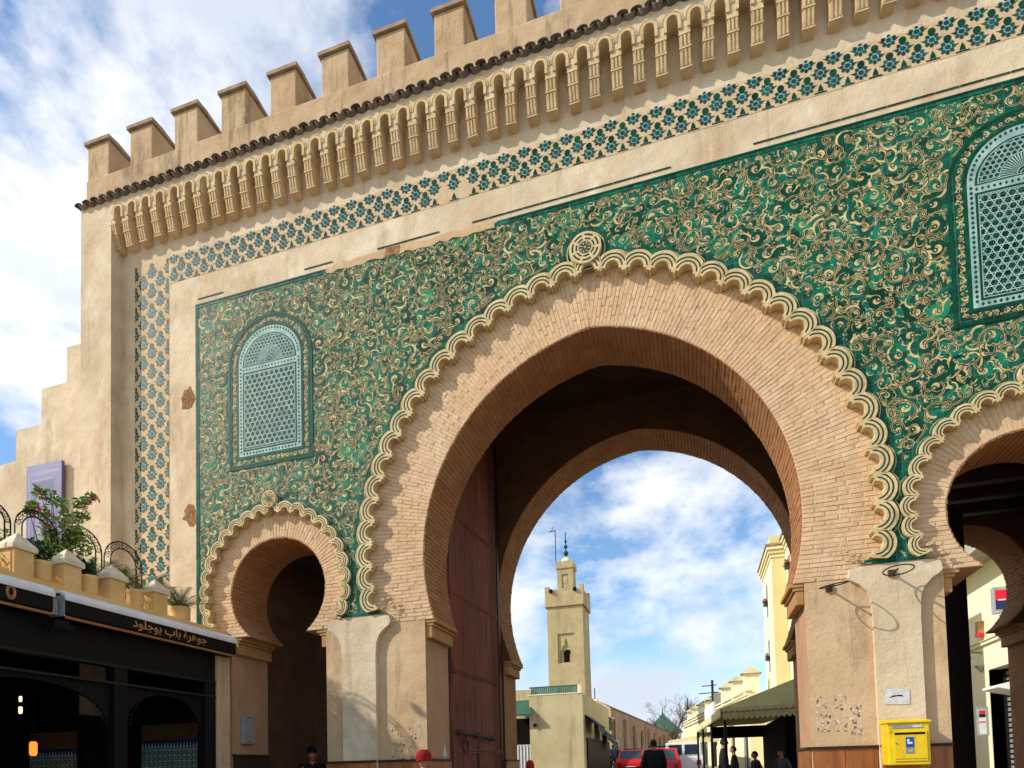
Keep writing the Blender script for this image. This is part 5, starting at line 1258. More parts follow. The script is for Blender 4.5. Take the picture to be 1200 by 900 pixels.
q = MB(); q.add([(-9.6, 126.6, Z(6.3)), (-2.8, 126.6, Z(6.3)), (-2.8, 134.4, Z(6.3)), (-9.6, 134.4, Z(6.3)), (-6.6, 130.5, Z(10.2))], [(0, 1, 4), (1, 2, 4), (2, 3, 4), (3, 0, 4), (0, 3, 2, 1)], 'green_roof'); q.tube([(-6.6, 130.5, Z(10.1)), (-6.6, 130.5, Z(11.6))], [.15, .03], 'green_roof', 6); q.build('roof', tw)
fw = thing('far_wall', (2, 128, 0), 'low brown wall closing the far end of the street', 'wall')
wall_run(fw, -3.1, 127.5, 10, 120, 1.2, (0, 0), (Z(4.4), Z(3.6)), 'rampart')
hl_ = MB(); r = random.Random(3); n = 40
vs = []
for k in range(n+1):
    x = -420+840*k/n; vs += [(x, 600, 0), (x, 640, 10+14*abs(math.sin(k*.33+.6))*math.sin(k*.19)+r.uniform(-2, 2)), (x, 800, 0)]
hl_.add(vs, [(3*i+j, 3*i+3+j, 3*i+4+j, 3*i+1+j) for i in range(n) for j in (0, 1)], 'hill').build('hills', kind='structure')

# minaret
mn = thing('minaret', (-8.9, 46.4, 0), 'square beige minaret with crenellated top and small domed lantern', 'minaret')
MX0, MX1, MY0, MY1 = -10.22, -7.62, 45, 47.8
q = MB(); q.prism([(MX0-.05, gz(45)), (MX1+.05, gz(45)), (MX1, Z(11.62)), (MX0, Z(11.62))], MY0, MY1, 'minaret', holes=([(-9.50, Z(7.45)), (-8.30, Z(7.45)), (-8.30, Z(9.62)), (-9.50, Z(9.62))],)); q.build('shaft', mn)
q = MB(); q.box(-9.52, -8.28, MY0+.26, MY0+.4, Z(7.44), Z(9.64), 'minaret'); q.build('niche_back', mn)
q = MB(); q.prism([(-9.49, Z(7.46)), (-8.31, Z(7.46)), (-8.31, Z(9.61)), (-9.49, Z(9.61))], MY0+.12, MY0+.25, 'minaret', holes=([(-9.38, Z(7.52)), (-8.42, Z(7.52)), (-8.42, Z(8.35)), (-8.58, Z(8.48)), (-8.62, Z(8.68)), (-8.76, Z(8.78)), (-8.80, Z(8.98)), (-8.9, Z(9.3)), (-9.0, Z(8.98)), (-9.04, Z(8.78)), (-9.18, Z(8.68)), (-9.22, Z(8.48)), (-9.38, Z(8.35))],)); q.build('lobed_arch', mn)
q = MB(); q.prism([(-9.1, Z(7.5)), (-8.7, Z(7.5)), (-8.7, Z(8.1))]+[(-8.9+.27*math.cos(PI*k/10-.3), Z(8.2)+.27*math.sin(PI*k/10)) for k in range(11)]+[(-9.1, Z(8.1))], MY0+.235, MY0+.255, 'void'); q.build('window', mn)
q = MB(); q.box(-9.62, -9.45, MY0-.02, MY0+.02, Z(5.25), Z(5.65), 'void'); q.build('window', mn)
q = MB(); q.box(MX0-.12, MX1+.12, MY0-.12, MY1+.12, Z(11.6), Z(12.72), 'minaret'); q.build('upper_band', mn, bevel=.03)
q = MB(); q.box(MX0-.13, MX1+.13, MY0-.13, MY1+.13, Z(11.585), Z(11.61), 'stone'); q.build('string_course', mn)
for k in range(5):
    a = MX0-.12+(MX1-MX0+.24-.34)*k/4
    for yy in (MY0-.12, MY1-.2):
        w_ = .34 if k in (0, 4) else .26; h_ = .38 if k in (0, 4) else .16
        q = MB(); q.box(a, a+w_, yy, yy+.3, Z(12.72), Z(12.72+h_), 'minaret'); q.build('merlon', mn, bevel=.02)
for xx in (-9.85, -8.1):
    q = MB(); q.ball((xx, MY0-.22, Z(12.72)), .16, 'black', 10); q.build('loudspeaker', mn)
q = MB(); q.prism([(-9.55, Z(12.7)), (-8.38, Z(12.7)), (-8.38, Z(14.6)), (-9.55, Z(14.6))], 45.7, 46.9, 'minaret', holes=([(-9.22, Z(13.1)), (-8.72, Z(13.1)), (-8.72, Z(14.15)), (-9.22, Z(14.15))],)); ln2 = q.build('lantern', mn)
q = MB(); q.box(-9.24, -8.70, 45.78, 45.9, Z(13.08), Z(14.17), 'minaret'); q.prism([(-9.05+.17*math.cos(2*PI*k/12)+.08, Z(13.75)+.26*math.sin(2*PI*k/12)) for k in range(12)], 45.76, 45.79, 'shop'); q.build('niche_back', ln2)
q = MB(); q.box(-9.63, -8.30, 45.62, 46.98, Z(14.58), Z(14.98), 'minaret'); q.build('cornice', ln2, bevel=.02)
for k in range(5):
    q = MB(); a = -9.63+1.15*k/4; q.box(a, a+.18, 45.62, 45.8, Z(14.98), Z(15.14), 'minaret'); q.build('merlon', ln2)
q = MB(); q.lathe((-8.96, 46.3, Z(14.98)), [(.38, 0), (.40, .15), (.36, .34), (.25, .50), (.10, .60), (.02, .63)], 'hotel_w', 16); q.build('dome', ln2, True)
q = MB(); c = Vector((-8.96, 46.3, Z(15.6))); q.tube([c, c+Vector((0, 0, 1.9))], .035, 'iron', 6)
for dz, r_ in ((.28, .2), (.78, .14), (1.18, .1)): q.ball(c+Vector((0, 0, dz)), r_, 'teal', 10)
q.build('finial', ln2, True)
q = MB(); q.tube([(-9.62, 45.75, Z(14.9)), (-9.62, 45.75, Z(17.55))], .035, 'iron', 6); q.tube([(-9.62, 45.75, Z(17.5)), (-10.1, 45.75, Z(17.45))], .035, 'iron', 5); q.tube([(-9.9, 45.75, Z(17.5)), (-9.75, 45.75, Z(17.8))], .025, 'iron', 5); q.build('flag_gallows', mn)

# shop building on the left with green tiled parapet
SY = 26.0
sb = thing('shop_building', (-5.4, 28, 0), 'plain beige flat-roofed building with green tiled parapet below the minaret', 'building')
q = MB(); q.prism([(-6.79, 0), (-4.5, 0), (-4.52, Z(3.02)), (-6.79, Z(3.02))], SY, 34.0, 'shop'); q.build('wall', sb, bevel=.02)
q = MB(); q.box(-6.85, -4.70, SY-.02, SY+.3, Z(3.02), Z(3.06), 'hotel_w'); q.box(-4.70, -4.55, SY-.03, SY+.35, Z(3.02), Z(3.38), 'hotel_w'); q.build('coping', sb)
n = 22
for k in range(n):
    a = -6.72+2.0*k/n; q = MB(); q.add([(a, SY+.0, Z(3.07)), (a+.078, SY+.0, Z(3.07)), (a+.078, SY+.12, Z(3.36)), (a, SY+.12, Z(3.36)), (a+.01, SY+.06, Z(3.07)), (a+.068, SY+.06, Z(3.07)), (a+.068, SY+.18, Z(3.36)), (a+.01, SY+.18, Z(3.36))], [(0, 1, 2, 3), (1, 5, 6, 2), (0, 3, 7, 4), (3, 2, 6, 7)], 'green_roof'); q.build('roof_tile', sb)
q = MB(); q.box(-6.8, -4.72, SY+.12, SY+.16, Z(3.34), Z(3.40), 'green_roof'); q.build('ridge', sb)
q = MB(); q.tube([(-6.55, SY-.12, Z(1.75)), (-6.55, SY+.02, Z(1.78))], .075, 'iron', 10); q.build('drain_pipe', sb)
q = MB(); q.box(-4.497, -4.44, 26.6, 33.5, 0, Z(1.2), 'black'); q.build('shopfront', sb)
q = MB(); q.box(-7.6, -6.79, 26.5, 27.5, 0, Z(3.35), 'shop'); q.build('side_block', sb)
q = MB(); q.add([(-7.6, 26.5, Z(2.9)), (-6.79, 26.5, Z(2.9)), (-6.62, 25.6, Z(2.25)), (-7.75, 25.6, Z(2.25)), (-7.75, 25.6, Z(2.15)), (-6.62, 25.6, Z(2.15)), (-6.79, 26.5, Z(2.8)), (-7.6, 26.5, Z(2.8))], [(0, 3, 2, 1), (3, 4, 5, 2), (4, 7, 6, 5), (1, 2, 5, 6)], 'green_roof'); q.build('canopy', sb)
q = MB(); q.box(-7.5, -6.83, 26.3, 26.51, Z(1.0), Z(2.1), 'void'); q.build('window', sb)
q = MB(); q.box(-7.5, -6.83, 26.3, 26.51, Z(-1.0), Z(.98), 'alu')
q.build('shutter', sb)
for k in range(5):
    q = MB(); x = -7.44+k*.14; q.box(x, x+.05, 26.26, 26.30, Z(-1), Z(.95), 'white'); q.build('shutter_slat', sb)
# awnings over the shops in shade on the left of the street
for i, (y, z, lab) in enumerate(((27.4, 2.15, 'ragged black shop awning nearest on the left side of the street'), (29.8, 1.9, 'ragged black shop awning, middle one on the left side of the street'), (32.2, 1.6, 'ragged black shop awning, farthest on the left side of the street'))):
    t = thing('shop_awning', (-4.45, y, Z(z)), lab, 'awning', 'black awnings on the left of the street'); x0 = -4.495
    q = MB(); q.add([(x0, y-1.0, Z(z)), (x0, y+1.0, Z(z)), (x0+.55, y+1.0, Z(z-.45)), (x0+.55, y-1.0, Z(z-.45)), (x0, y-1.0, Z(z-.06)), (x0, y+1.0, Z(z-.06)), (x0+.53, y+1.0, Z(z-.55)), (x0+.53, y-1.0, Z(z-.55))], [(0, 3, 2, 1), (4, 5, 6, 7), (0, 4, 7, 3), (1, 2, 6, 5), (3, 7, 6, 2)], 'black'); q.build('canvas', t)
    q = MB(); pts = []
    for k in range(17): pts.append((y-1.0+2*k/16, Z(z-.5-.32*((k*7) % 5)/5-.1)))
    for k in range(16): q.add([(x0+.54, pts[k][0], Z(z-.46)), (x0+.54, pts[k+1][0], Z(z-.46)), (x0+.54, pts[k+1][0], pts[k+1][1]), (x0+.54, pts[k][0], pts[k][1])], [(0, 1, 2, 3)], 'black')
    q.build('tattered_fringe', t)
nb = thing('corner_building', (-5.9, 37, 0), 'cream block with dark pipe between the beige shop and the rampart', 'building')
q = MB(); q.box(-8.2, -5.3, 35.2, 41, 0, Z(3.7), 'hotel_w'); q.build('wall', nb, bevel=.02)
q = MB(); q.box(-5.30, -5.2, 35.5, 40.5, Z(2.2), Z(3.0), 'black'); q.build('signboard', nb)
q = MB(); q.tube([(-5.4, 35.1, Z(3.7)), (-5.4, 35.1, Z(4.3))], .03, 'iron'); q.build('aerial', nb)

# yellow hotel on the right: two stepped blocks
ht = thing('hotel_building', (4.2, 34, 0), 'tall yellow hotel, its sunward sides coloured paler cream, with red flower boxes on the right of the street', 'building')
HB = Z(10.75)
def hotel_block(x0, x1, y0, y1, h, nm):
    q = MB(); q.box(x0, x1, y0, y1, 0, h, 'hotel_w'); b = q.build(nm, ht, bevel=.01)
    q = MB(); q.box(x0+.004, x1-.004, y0-.012, y0+.01, 0, h-.01, 'hotel_y'); q.build('dim_yellow_face', b)  # weaker sun on the front is put into the colour as deeper yellow
    for j, (o_, z0_, z1_, mt) in enumerate(((.06, h-.55, h-.40, 'hotel_w'), (.13, h-.38, h-.20, 'hotel_y'), (.20, h-.18, h-.02, 'hotel_w'), (.26, h, h+.10, 'cap'), (.03, h+.10, h+.55, 'hotel_y'))):
        q = MB(); q.box(x0-o_, x1-.002, y0-o_, y1+.1, z0_, z1_, mt); q.build('cornice', b)
    return b
blkA = hotel_block(4.50, 5.8, 29.5, 33.98, HB+.25, 'near_block')
blkB = hotel_block(3.84, 4.49, 34.0, 38.4, HB, 'stair_block')
q = MB(); q.box(4.495, 6.8, 34.0, 38.3, 0, HB-.6, 'hotel_w'); q.build('rear_block', ht)
def hotel_win(x, y, z, blk, h=1.7):
    q = MB(); q.box(x-.03, x+.02, y-.42, y+.42, z-.12, z+h+.12, 'hotel_w'); f = q.build('window', blk)
    q = MB(); q.box(x-.045, x-.028, y-.32, y+.32, z, z+h, 'glass'); q.build('pane', f)
    for zz in (z+h*.5,): q = MB(); q.box(x-.06, x-.04, y-.32, y+.32, zz-.03, zz+.03, 'grey'); q.build('glazing_bar', f)
    q = MB(); q.box(x-.20, x-.03, y-.36, y+.36, z+.62, z+.78, 'iron'); leafcloud(q, (x-.14, y, z+.88), (.10, .34, .14), 40, .07, 'brick_red'); leafcloud(q, (x-.14, y, z+.75), (.12, .38, .12), 30, .08, 'leaf_dark'); q.build('flower_box', f)
for z in (Z(1.9), Z(4.75), Z(7.7)): hotel_win(3.84, 36.2, z, blkB)
for z in (Z(4.75), Z(7.6), Z(9.6)):
    for y in (31.3,): 
        if z < Z(9): hotel_win(4.50, y, z, blkA)
hotel_win(4.50, 32.6, Z(8.6), blkA, 1.2)
# low crenellated terrace building further along
lw = thing('low_building', (3, 45, 0), 'long low cream building with capped roof piers along the right of the street', 'building')
def sx(y): return 3.55-.15*(y-30)+.05
wall_run(lw, sx(62), 62, sx(36.2), 36.2, 4, (0, 0), (Z(3.95), Z(3.65)), 'hotel_w')
for dz in (.55, .28, .05):
    wall_run(lw, sx(62)-.10, 62, sx(36.2)-.10, 36.2, .3, (Z(3.95-dz-.08),)*2, (Z(3.95-dz),)*2, 'bank', 'moulding')
for k in range(8):
    y = 37.0+k*3.2; x = sx(y); h_ = 1.05 if k < 3 else .85
    q = MB(); q.box(x-.05, x+.75, y-.35, y+.35, Z(3.55), Z(3.75+h_), 'bank'); p_ = q.build('roof_pier', lw)
    q = MB(); q.add([(x-.2, y-.5, Z(3.75+h_)), (x+.9, y-.5, Z(3.75+h_)), (x+.9, y+.5, Z(3.75+h_)), (x-.2, y+.5, Z(3.75+h_)), (x+.35, y, Z(4.15+h_))], [(0, 1, 4), (1, 2, 4), (2, 3, 4), (3, 0, 4), (0, 3, 2, 1)], 'shop'); q.build('cap', p_)
for k in range(7):
    y = 37.5+k*3.3; q = MB(); q.box(sx(y)-.03, sx(y)+.02, y-.9, y+.9, Z(-1), Z(1.6), 'rampart' if k % 2 else 'alu'); q.build('doorway', lw)
bb = thing('billboard', (1.9, 44, Z(3)), 'white blank billboard standing above the low building by a pole', 'billboard')
a, b = at(826, 848, 41), at(835.5, 822, 39.5)
q = MB(); q.add([(a.x, a.y, at(826, 848, 41).z), (b.x, b.y, at(835.5, 842, 39.5).z), (b.x, b.y, b.z), (a.x, a.y, at(826, 832, 41).z)]+[(a.x+.12, a.y+.05, at(826, 848, 41).z), (b.x+.12, b.y+.05, at(835.5, 842, 39.5).z), (b.x+.12, b.y+.05, b.z), (a.x+.12, a.y+.05, at(826, 832, 41).z)], [(0, 1, 2, 3), (7, 6, 5, 4), (3, 2, 6, 7), (0, 4, 5, 1), (0, 3, 7, 4), (1, 5, 6, 2)], 'white'); q.build('board', bb)
q = MB(); q.tube([(b.x+.1, b.y+.1, Z(1)), (b.x+.1, b.y+.1, Z(3))], .06, 'iron'); q.build('support', bb)

# cafe canopy right behind the gate
cf = thing('cafe_canopy', (1.6, 18, 0), 'olive canvas cafe canopy with scalloped valances on black poles', 'canopy')
E0, E1, E2, E3 = Vector((.53, 15, Z(1.22))), Vector((2.9, 15, Z(1.26))), Vector((-.02, 24, Z(1.30))), Vector((2.2, 24, Z(1.35)))
RD0, RD1 = Vector((2.55, 15.5, Z(2.0))), Vector((1.85, 23.5, Z(2.0)))
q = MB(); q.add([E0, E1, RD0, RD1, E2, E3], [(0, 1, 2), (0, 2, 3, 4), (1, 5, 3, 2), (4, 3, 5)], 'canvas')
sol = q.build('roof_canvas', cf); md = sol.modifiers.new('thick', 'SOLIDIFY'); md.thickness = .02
def valance(a, b, drop, off, mat, sc=.11):
    a, b = Vector(a), Vector(b); n = max(4, int((b-a).length/sc)); u = (b-a)/n; q = MB(); up = Vector((0, 0, 1))
    for k in range(n):
        p = a+u*k; r_ = a+u*(k+1); m1 = p+u*.5
        q.add([p, r_, r_-up*drop*.62, r_-u*.2-up*drop*.86, m1-up*drop, p+u*.2-up*drop*.86, p-up*drop*.62], [(0, 6, 5, 4, 3, 2, 1)], mat)
    v_ = q.build('valance', cf); md = v_.modifiers.new('thick', 'SOLIDIFY'); md.thickness = .008
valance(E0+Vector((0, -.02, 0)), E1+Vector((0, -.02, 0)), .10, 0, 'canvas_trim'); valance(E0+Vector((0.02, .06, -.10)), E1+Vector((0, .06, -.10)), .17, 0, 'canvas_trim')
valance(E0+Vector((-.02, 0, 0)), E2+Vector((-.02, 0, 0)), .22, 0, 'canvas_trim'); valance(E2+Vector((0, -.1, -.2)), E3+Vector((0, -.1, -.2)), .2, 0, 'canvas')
q = MB(); 
for (p, h_) in ((Vector((.60, 15.1, 0)), Z(1.2)), (Vector((2.7, 15.1, 0)), Z(1.2)), (Vector((.36, 18, 0)), Z(1.2)), (Vector((.16, 21, 0)), Z(1.2)), (Vector((.0, 23.9, 0)), Z(1.2)), (Vector((2.4, 21, 0)), Z(1.3))):
    q = MB(); q.tube([p, p+Vector((0, 0, h_))], .035, 'black', 8); q.build('pole', cf)
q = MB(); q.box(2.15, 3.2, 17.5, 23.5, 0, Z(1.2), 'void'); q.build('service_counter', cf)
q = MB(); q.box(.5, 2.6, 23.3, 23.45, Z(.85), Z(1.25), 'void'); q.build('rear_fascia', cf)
# second canopy further on
c2_ = thing('cafe_canopy', (-.2, 34, 0), 'pale flat canvas canopy further down the street', 'canopy')
a, b = at(783, 868, 34), at(828, 858, 34)
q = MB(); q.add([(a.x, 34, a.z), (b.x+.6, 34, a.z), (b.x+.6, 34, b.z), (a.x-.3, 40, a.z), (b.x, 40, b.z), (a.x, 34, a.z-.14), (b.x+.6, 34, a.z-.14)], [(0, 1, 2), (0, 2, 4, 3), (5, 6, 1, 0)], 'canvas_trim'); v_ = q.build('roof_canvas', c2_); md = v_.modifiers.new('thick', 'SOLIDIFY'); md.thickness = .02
for x in (a.x+.05, b.x): q = MB(); q.tube([(x, 34.1, 0), (x, 34.1, a.z)], .04, 'alu'); q.build('pole', c2_)

# cafe furniture and sitters under the canopy (dark shapes seen low in the frame)
def cafe_chair(x, y, rot, lab):
    t = thing('cafe_chair', (x, y, gz(y)), lab, 'chair', 'chairs under the cafe canopy'); t.rotation_euler = (0, 0, 0); z = gz(y); ca, sa = math.cos(rot), math.sin(rot)
    P = lambda u, v, w_: Vector((x+u*ca-v*sa, y+u*sa+v*ca, z+w_))
    for u, v in ((-.2, -.2), (.2, -.2), (-.2, .2), (.2, .2)):
        q = MB(); q.tube([P(u, v, 0), P(u*.95, v*.95, .45 if v < 0 else .92)], .014, 'iron', 5); q.build('leg', t)
    q = MB(); q.obox(P(0, 0, .46), Vector((ca, sa, 0))*.21, Vector((-sa, ca, 0))*.21, Vector((0, 0, .018)), 'dark_wood'); q.build('seat', t)
    q = MB(); q.obox(P(0, .2, .78), Vector((ca, sa, 0))*.2, Vector((-sa, ca, 0))*.012, Vector((0, 0, .12)), 'dark_wood'); q.build('backrest', t)
for i, (x, y, r_) in enumerate(((1.2, 16.6, .3), (1.9, 16.2, 2.6), (2.3, 17.4, 1.2))): cafe_chair(x, y, r_, ['dark cafe chair nearest the pole under the canopy', 'dark cafe chair in the middle under the canopy', 'dark cafe chair beside the service counter'][i])
tb = thing('cafe_table', (1.6, 16.4, gz(16.4)), 'round pedestal table among the cafe chairs', 'table')
q = MB(); q.lathe((1.6, 16.4, gz(16.4)), [(.24, 0), (.22, .03), (.03, .06), (.03, .70), (.1, .72)], 'iron', 14); q.build('pedestal', tb)
q = MB(); q.lathe((1.6, 16.4, gz(16.4)), [(.34, .72), (.35, .735), (.34, .75)], 'dark_wood', 20); q.build('tabletop', tb)

# bank on the right, seen through the small arch
BX = 12.4
bk = thing('bank_building', (BX+2, 16, 0), 'cream bank building with grey soffit and roller shutter beyond the small right arch', 'building')
def rx(px, py): return ray_x(px, py, BX)
dl = rx(1159, 800); dr_ = rx(1215, 800); dtop = rx(1159, 785).z
q = MB(); ya, yb = dr_.y, dl.y
vs = [(y, z) for y, z in ((22.0, 0), (44, 0), (44, Z(13)), (22.0, Z(13)))]
def yz_prism(q, pts, x0, x1, mat, holes=()):
    k = MB(); k.prism(pts, 0, 1, mat, holes=holes)
    q.add([(x0+(v[1])*(x1-x0), v[0], v[2]) for v in k.v], [tuple(reversed(f)) for f in k.f], mat)
yz_prism(q, vs, BX, BX+1.2, 'bank', holes=([(ya, .02), (yb, .02), (yb, dtop), (ya, dtop)],)); q.build('wall', bk)
rv = at(1180, 850, yb-.01); 
q = MB(); q.box(BX+.02, BX+1.1, yb, yb+.01, 0, dtop, 'hotel_y'); q.build('reveal', bk)
n = 22
q = MB(); q.box(rv.x+.12, rv.x+.16, ya+.002, yb-.002, .0, dtop-.002, 'glass'); q.build('glazing', bk)
for k in range(n):
    z = .05+(dtop-.1)*k/n; q = MB(); q.box(rv.x-.0, rv.x+.06, ya, yb-.03, z, z+(dtop-.1)/n*.62, 'grey'); q.build('shutter_slat', bk)
q = MB(); q.box(rv.x-.05, rv.x+.10, yb-.2, yb-.002, 0, dtop, 'iron'); q.build('shutter_guide', bk)
mo = rx(1143, 757)
q = MB(); q.box(BX-.12, BX-.001, 22, 44, mo.z-.14, mo.z, 'bank'); q.box(BX-.18, BX-.001, 22, 44, mo.z, mo.z+.03, 'hotel_y'); q.build('string_course', bk)
sf = rx(1143, 668)
q = MB(); q.box(BX-1.2, BX+.7, 22.0, 44, sf.z, sf.z+.7, 'bank_grey'); q.build('eaves_soffit', bk)
def bank_sign(lab, px0, py0, px1, py1, Y, th, kind):
    a, b = at(px0, py1, Y), at(px1, py0, Y); w_, h_ = b.x-a.x, b.z-a.z
    t = thing('bank_sign', (a.x, Y, a.z), lab, 'sign')
    q = MB(); q.box(a.x, b.x, Y, Y+th, a.z, b.z, 'alu'); q.build('case', t, bevel=.01)
    if kind == 'big':
        q = MB(); m_ = w_*.13; q.box(a.x+m_*.7, b.x-m_, Y-.004, Y+.001, a.z+h_*.50, b.z-h_*.12, 'sign_red'); q.build('red_field', t)
        q = MB(); q.box(a.x+m_*.7, b.x-m_, Y-.004, Y+.001, a.z+h_*.14, a.z+h_*.498, 'sign_blue'); q.build('dark_field', t)
        q = MB(); q.box(a.x+w_*.22, b.x-w_*.28, Y-.007, Y-.003, a.z+h_*.475, a.z+h_*.525, 'white'); q.build('white_bar', t)
        q = MB(); q.tube([(a.x+w_*.3, Y+th/2, a.z-.06), (BX, Y+th/2, a.z-.06)], .02, 'grey'); q.tube([(b.x-.02, Y+th/2, a.z-.1), (b.x-.02, Y+th/2, a.z)], .02, 'grey'); q.build('bracket', t)
    else:
        q = MB(); q.box(a.x+w_*.1, b.x-w_*.25, Y-.004, Y+.001, a.z+h_*.05, b.z-h_*.1, 'white'); q.build('face', t)
        q = MB(); q.box(a.x+w_*.12, b.x-w_*.28, Y-.006, Y-.003, a.z+h_*.76, b.z-h_*.12, 'sign_red'); q.build('red_field', t)
        q = MB(); q.box(a.x+w_*.12, b.x-w_*.28, Y-.006, Y-.003, a.z+h_*.63, a.z+h_*.755, 'sign_black'); q.build('dark_field', t)
        q = MB(); q.box(a.x+w_*.12, b.x-w_*.3, Y-.006, Y-.003, a.z+h_*.44, a.z+h_*.49, 'sign_red'); q.build('red_line', t)
bank_sign('square bank sign, red over dark blue with a white bar', 1165, 686, 1189, 719, 29.2, .24, 'big')
bank_sign('narrow vertical bank sign with red and black square low on the wall', 1147, 828, 1158, 862, 30.6, .16, 'small')
al = thing('alarm_box', rx(1153, 742), 'small red and beige alarm box under the square bank sign', 'alarm')
c = rx(1152, 742); q = MB(); q.box(BX-.24, BX-.0, c.y-.14, c.y+.14, c.z+.0, c.z+.52, 'ochre'); q.build('housing', al); q = MB(); q.box(BX-.26, BX-.001, c.y-.15, c.y+.15, c.z-.16, c.z-.002, 'sign_red'); q.build('beacon', al)
c = rx(1150, 765); wl = thing('wall_lamp', c, 'small grey spotlight on a curved arm on the bank wall', 'lamp')
q = MB(); q.tube([(BX, c.y, c.z), (BX-.36, c.y, c.z+.06), (BX-.5, c.y, c.z-.08)], .045, 'grey'); q.build('arm', wl); q = MB(); q.lathe((BX-.5, c.y, c.z-.28), [(.13, 0), (.11, .12), (.04, .2)], 'grey', 10); q.build('head', wl)
c = rx(1152, 783); wl = thing('wall_lamp', c, 'small wedge-shaped uplight on the bank wall beside the doorway', 'lamp')
q = MB(); q.add([(BX-.3, c.y-.17, c.z+.12), (BX-.3, c.y+.17, c.z+.12), (BX, c.y+.17, c.z+.12), (BX, c.y-.17, c.z+.12), (BX-.06, c.y, c.z-.22)], [(0, 1, 2, 3), (0, 4, 1), (1, 4, 2), (2, 4, 3), (3, 4, 0)], 'grey'); q.build('shade', wl)
# little white door canopy
a, b = at(1164, 806, 29.4), at(1215, 808, 29.4)
cn = thing('door_canopy', (a.x, 29.4, a.z), 'thin white curved canopy over the bank doorway', 'canopy')
q = MB(); n = 10
top_ = [(a.x+(b.x-a.x)*k/n, a.z+.08+.20*math.sin(PI*.5*k/n)) for k in range(n+1)]; bot = [(p[0], a.z-.02-.25*math.sin(PI*.5*k/n)*(1)) for k, p in enumerate(top_)]
q.prism((bot+list(reversed(top_)))[:], 29.0, 30.4, 'white'); q.build('shell', cn)

# ---------------------------------------------------------------- street furniture, trees, wires
def pole(px, ptop, Y, lab, r_=.09, extra=None):
    p = at(px, ptop, Y); t = thing('utility_pole', (p.x, Y, gz(Y)), lab, 'pole'); q = MB(); q.tube([(p.x, Y, gz(Y)), (p.x, Y, p.z)], [r_*1.2, r_*.8], 'iron', 8); q.build('shaft', t)
    if extra:
        for i, (z_, l_) in enumerate(extra): q = MB(); q.tube([(p.x-l_, Y, p.z-z_), (p.x+l_*.4, Y, p.z-z_+.05)], .035, 'iron', 5); q.build('arm', t)
    return p
pA = pole(805.5, 818, 90, 'tall slim utility pole standing alone against the sky')
q = None
pB = pole(834.5, 797, 46, 'utility pole with stubby arms rising behind the low cream building', .1, ((.4, .7), (.9, .9), (1.4, .5)))
q = MB(); q.box(pB.x+.05, pB.x+.65, 45.9, 46.2, pB.z-2.3, pB.z-.9, 'grey'); tf = thing('transformer', (pB.x, 46, pB.z-2.3), 'grey box hanging on the pole behind the low building', 'transformer'); q.build('tank', tf)
pL = at(717, 842, 60); sl = thing('street_lamp', (pL.x, 60, 1.4), 'thin street lamp with pale round head in front of the rampart', 'street lamp')
q = MB(); q.tube([(pL.x+.25, 60, 1.4), (pL.x+.25, 60, pL.z-.1), (pL.x+.1, 60, pL.z)], .05, 'iron'); q.build('post', sl); q = MB(); q.ball((pL.x-.1, 60, pL.z), .3, 'white', 10, (1.3, 1, .5)); q.build('head', sl)
def wire(a, b, sag, lab):
    q = MB(); a, b = Vector(a), Vector(b); q.tube([a.lerp(b, k/10)-Vector((0, 0, sag*math.sin(PI*k/10))) for k in range(11)], .02, 'iron', 4); o_ = q.build('overhead_wire'); tag(o_, lab, 'cable')
wire(pA-Vector((0, 0, .5)), (-4.6, 127, Z(6.0)), 1.0, 'thin overhead wire from the lone pole down to the green-roofed tower')
wire(pA-Vector((0, 0, .9)), (pB.x, 46, pB.z-1.5), .9, 'thin overhead wire between the lone pole and the pole behind the low building')
for i, (px0, px1, py0, py1, lab, mt) in enumerate(((700, 708, 866, 876, 'small blue and white street banner, left one', 'post_blue'), (715, 726, 867, 876, 'small white street banner, right one', 'white'), (707, 713, 862, 866, 'small dark sign plate between the two banners', 'sign_black'))):
    a, b = at(px0, py1, 42), at(px1, py0, 42); t = thing('street_banner', (a.x, 42, a.z), lab, 'banner')
    q = MB(); q.box(a.x, b.x, 41.98, 42.0, a.z, b.z, 'white' if mt == 'post_blue' else mt)
    if mt == 'post_blue':
        for k in range(3): q.box(a.x+.02, b.x-.02, 41.97, 41.979, a.z+.08+k*.19, a.z+.16+k*.19, 'post_blue')
    q.build('cloth', t); q = MB(); q.tube([(b.x+.03, 42, gz(42)), (b.x+.03, 42, b.z+.1)], .02, 'iron', 5); q.build('post', t)
def bare_tree(x, y, h, lab, seed):
    r = random.Random(seed); t = thing('bare_tree', (x, y, gz(y)), lab, 'tree', 'leafless trees at the end of the street'); tr_ = MB(); cr = MB()
    tr_.tube([(x, y, gz(y)), (x+.1, y, gz(y)+h*.35)], [.28, .18], 'white_trunk', 7)
    def br(p, d, l_, rad, dep):
        e = p+d*l_; cr.tube([p, p.lerp(e, .5)+Vector((r.uniform(-1, 1), r.uniform(-1, 1), 0))*l_*.06, e], [rad, rad*.8, rad*.55], 'white_trunk', 4, False)
        if dep == 0: return
        for _ in range(3 if dep > 1 else 4):
            nd = (d+Vector((r.uniform(-.8, .8), r.uniform(-.8, .8), r.uniform(-.25, .5)))).normalized(); br(e, nd, l_*r.uniform(.6, .8), rad*.55, dep-1)
    for k in range(4): br(Vector((x+.1, y, gz(y)+h*.33)), Vector((r.uniform(-.7, .7), r.uniform(-.7, .7), 1)).normalized(), h*.24, .12, 4)
    tr_.build('trunk', t); cr.build('crown', t)
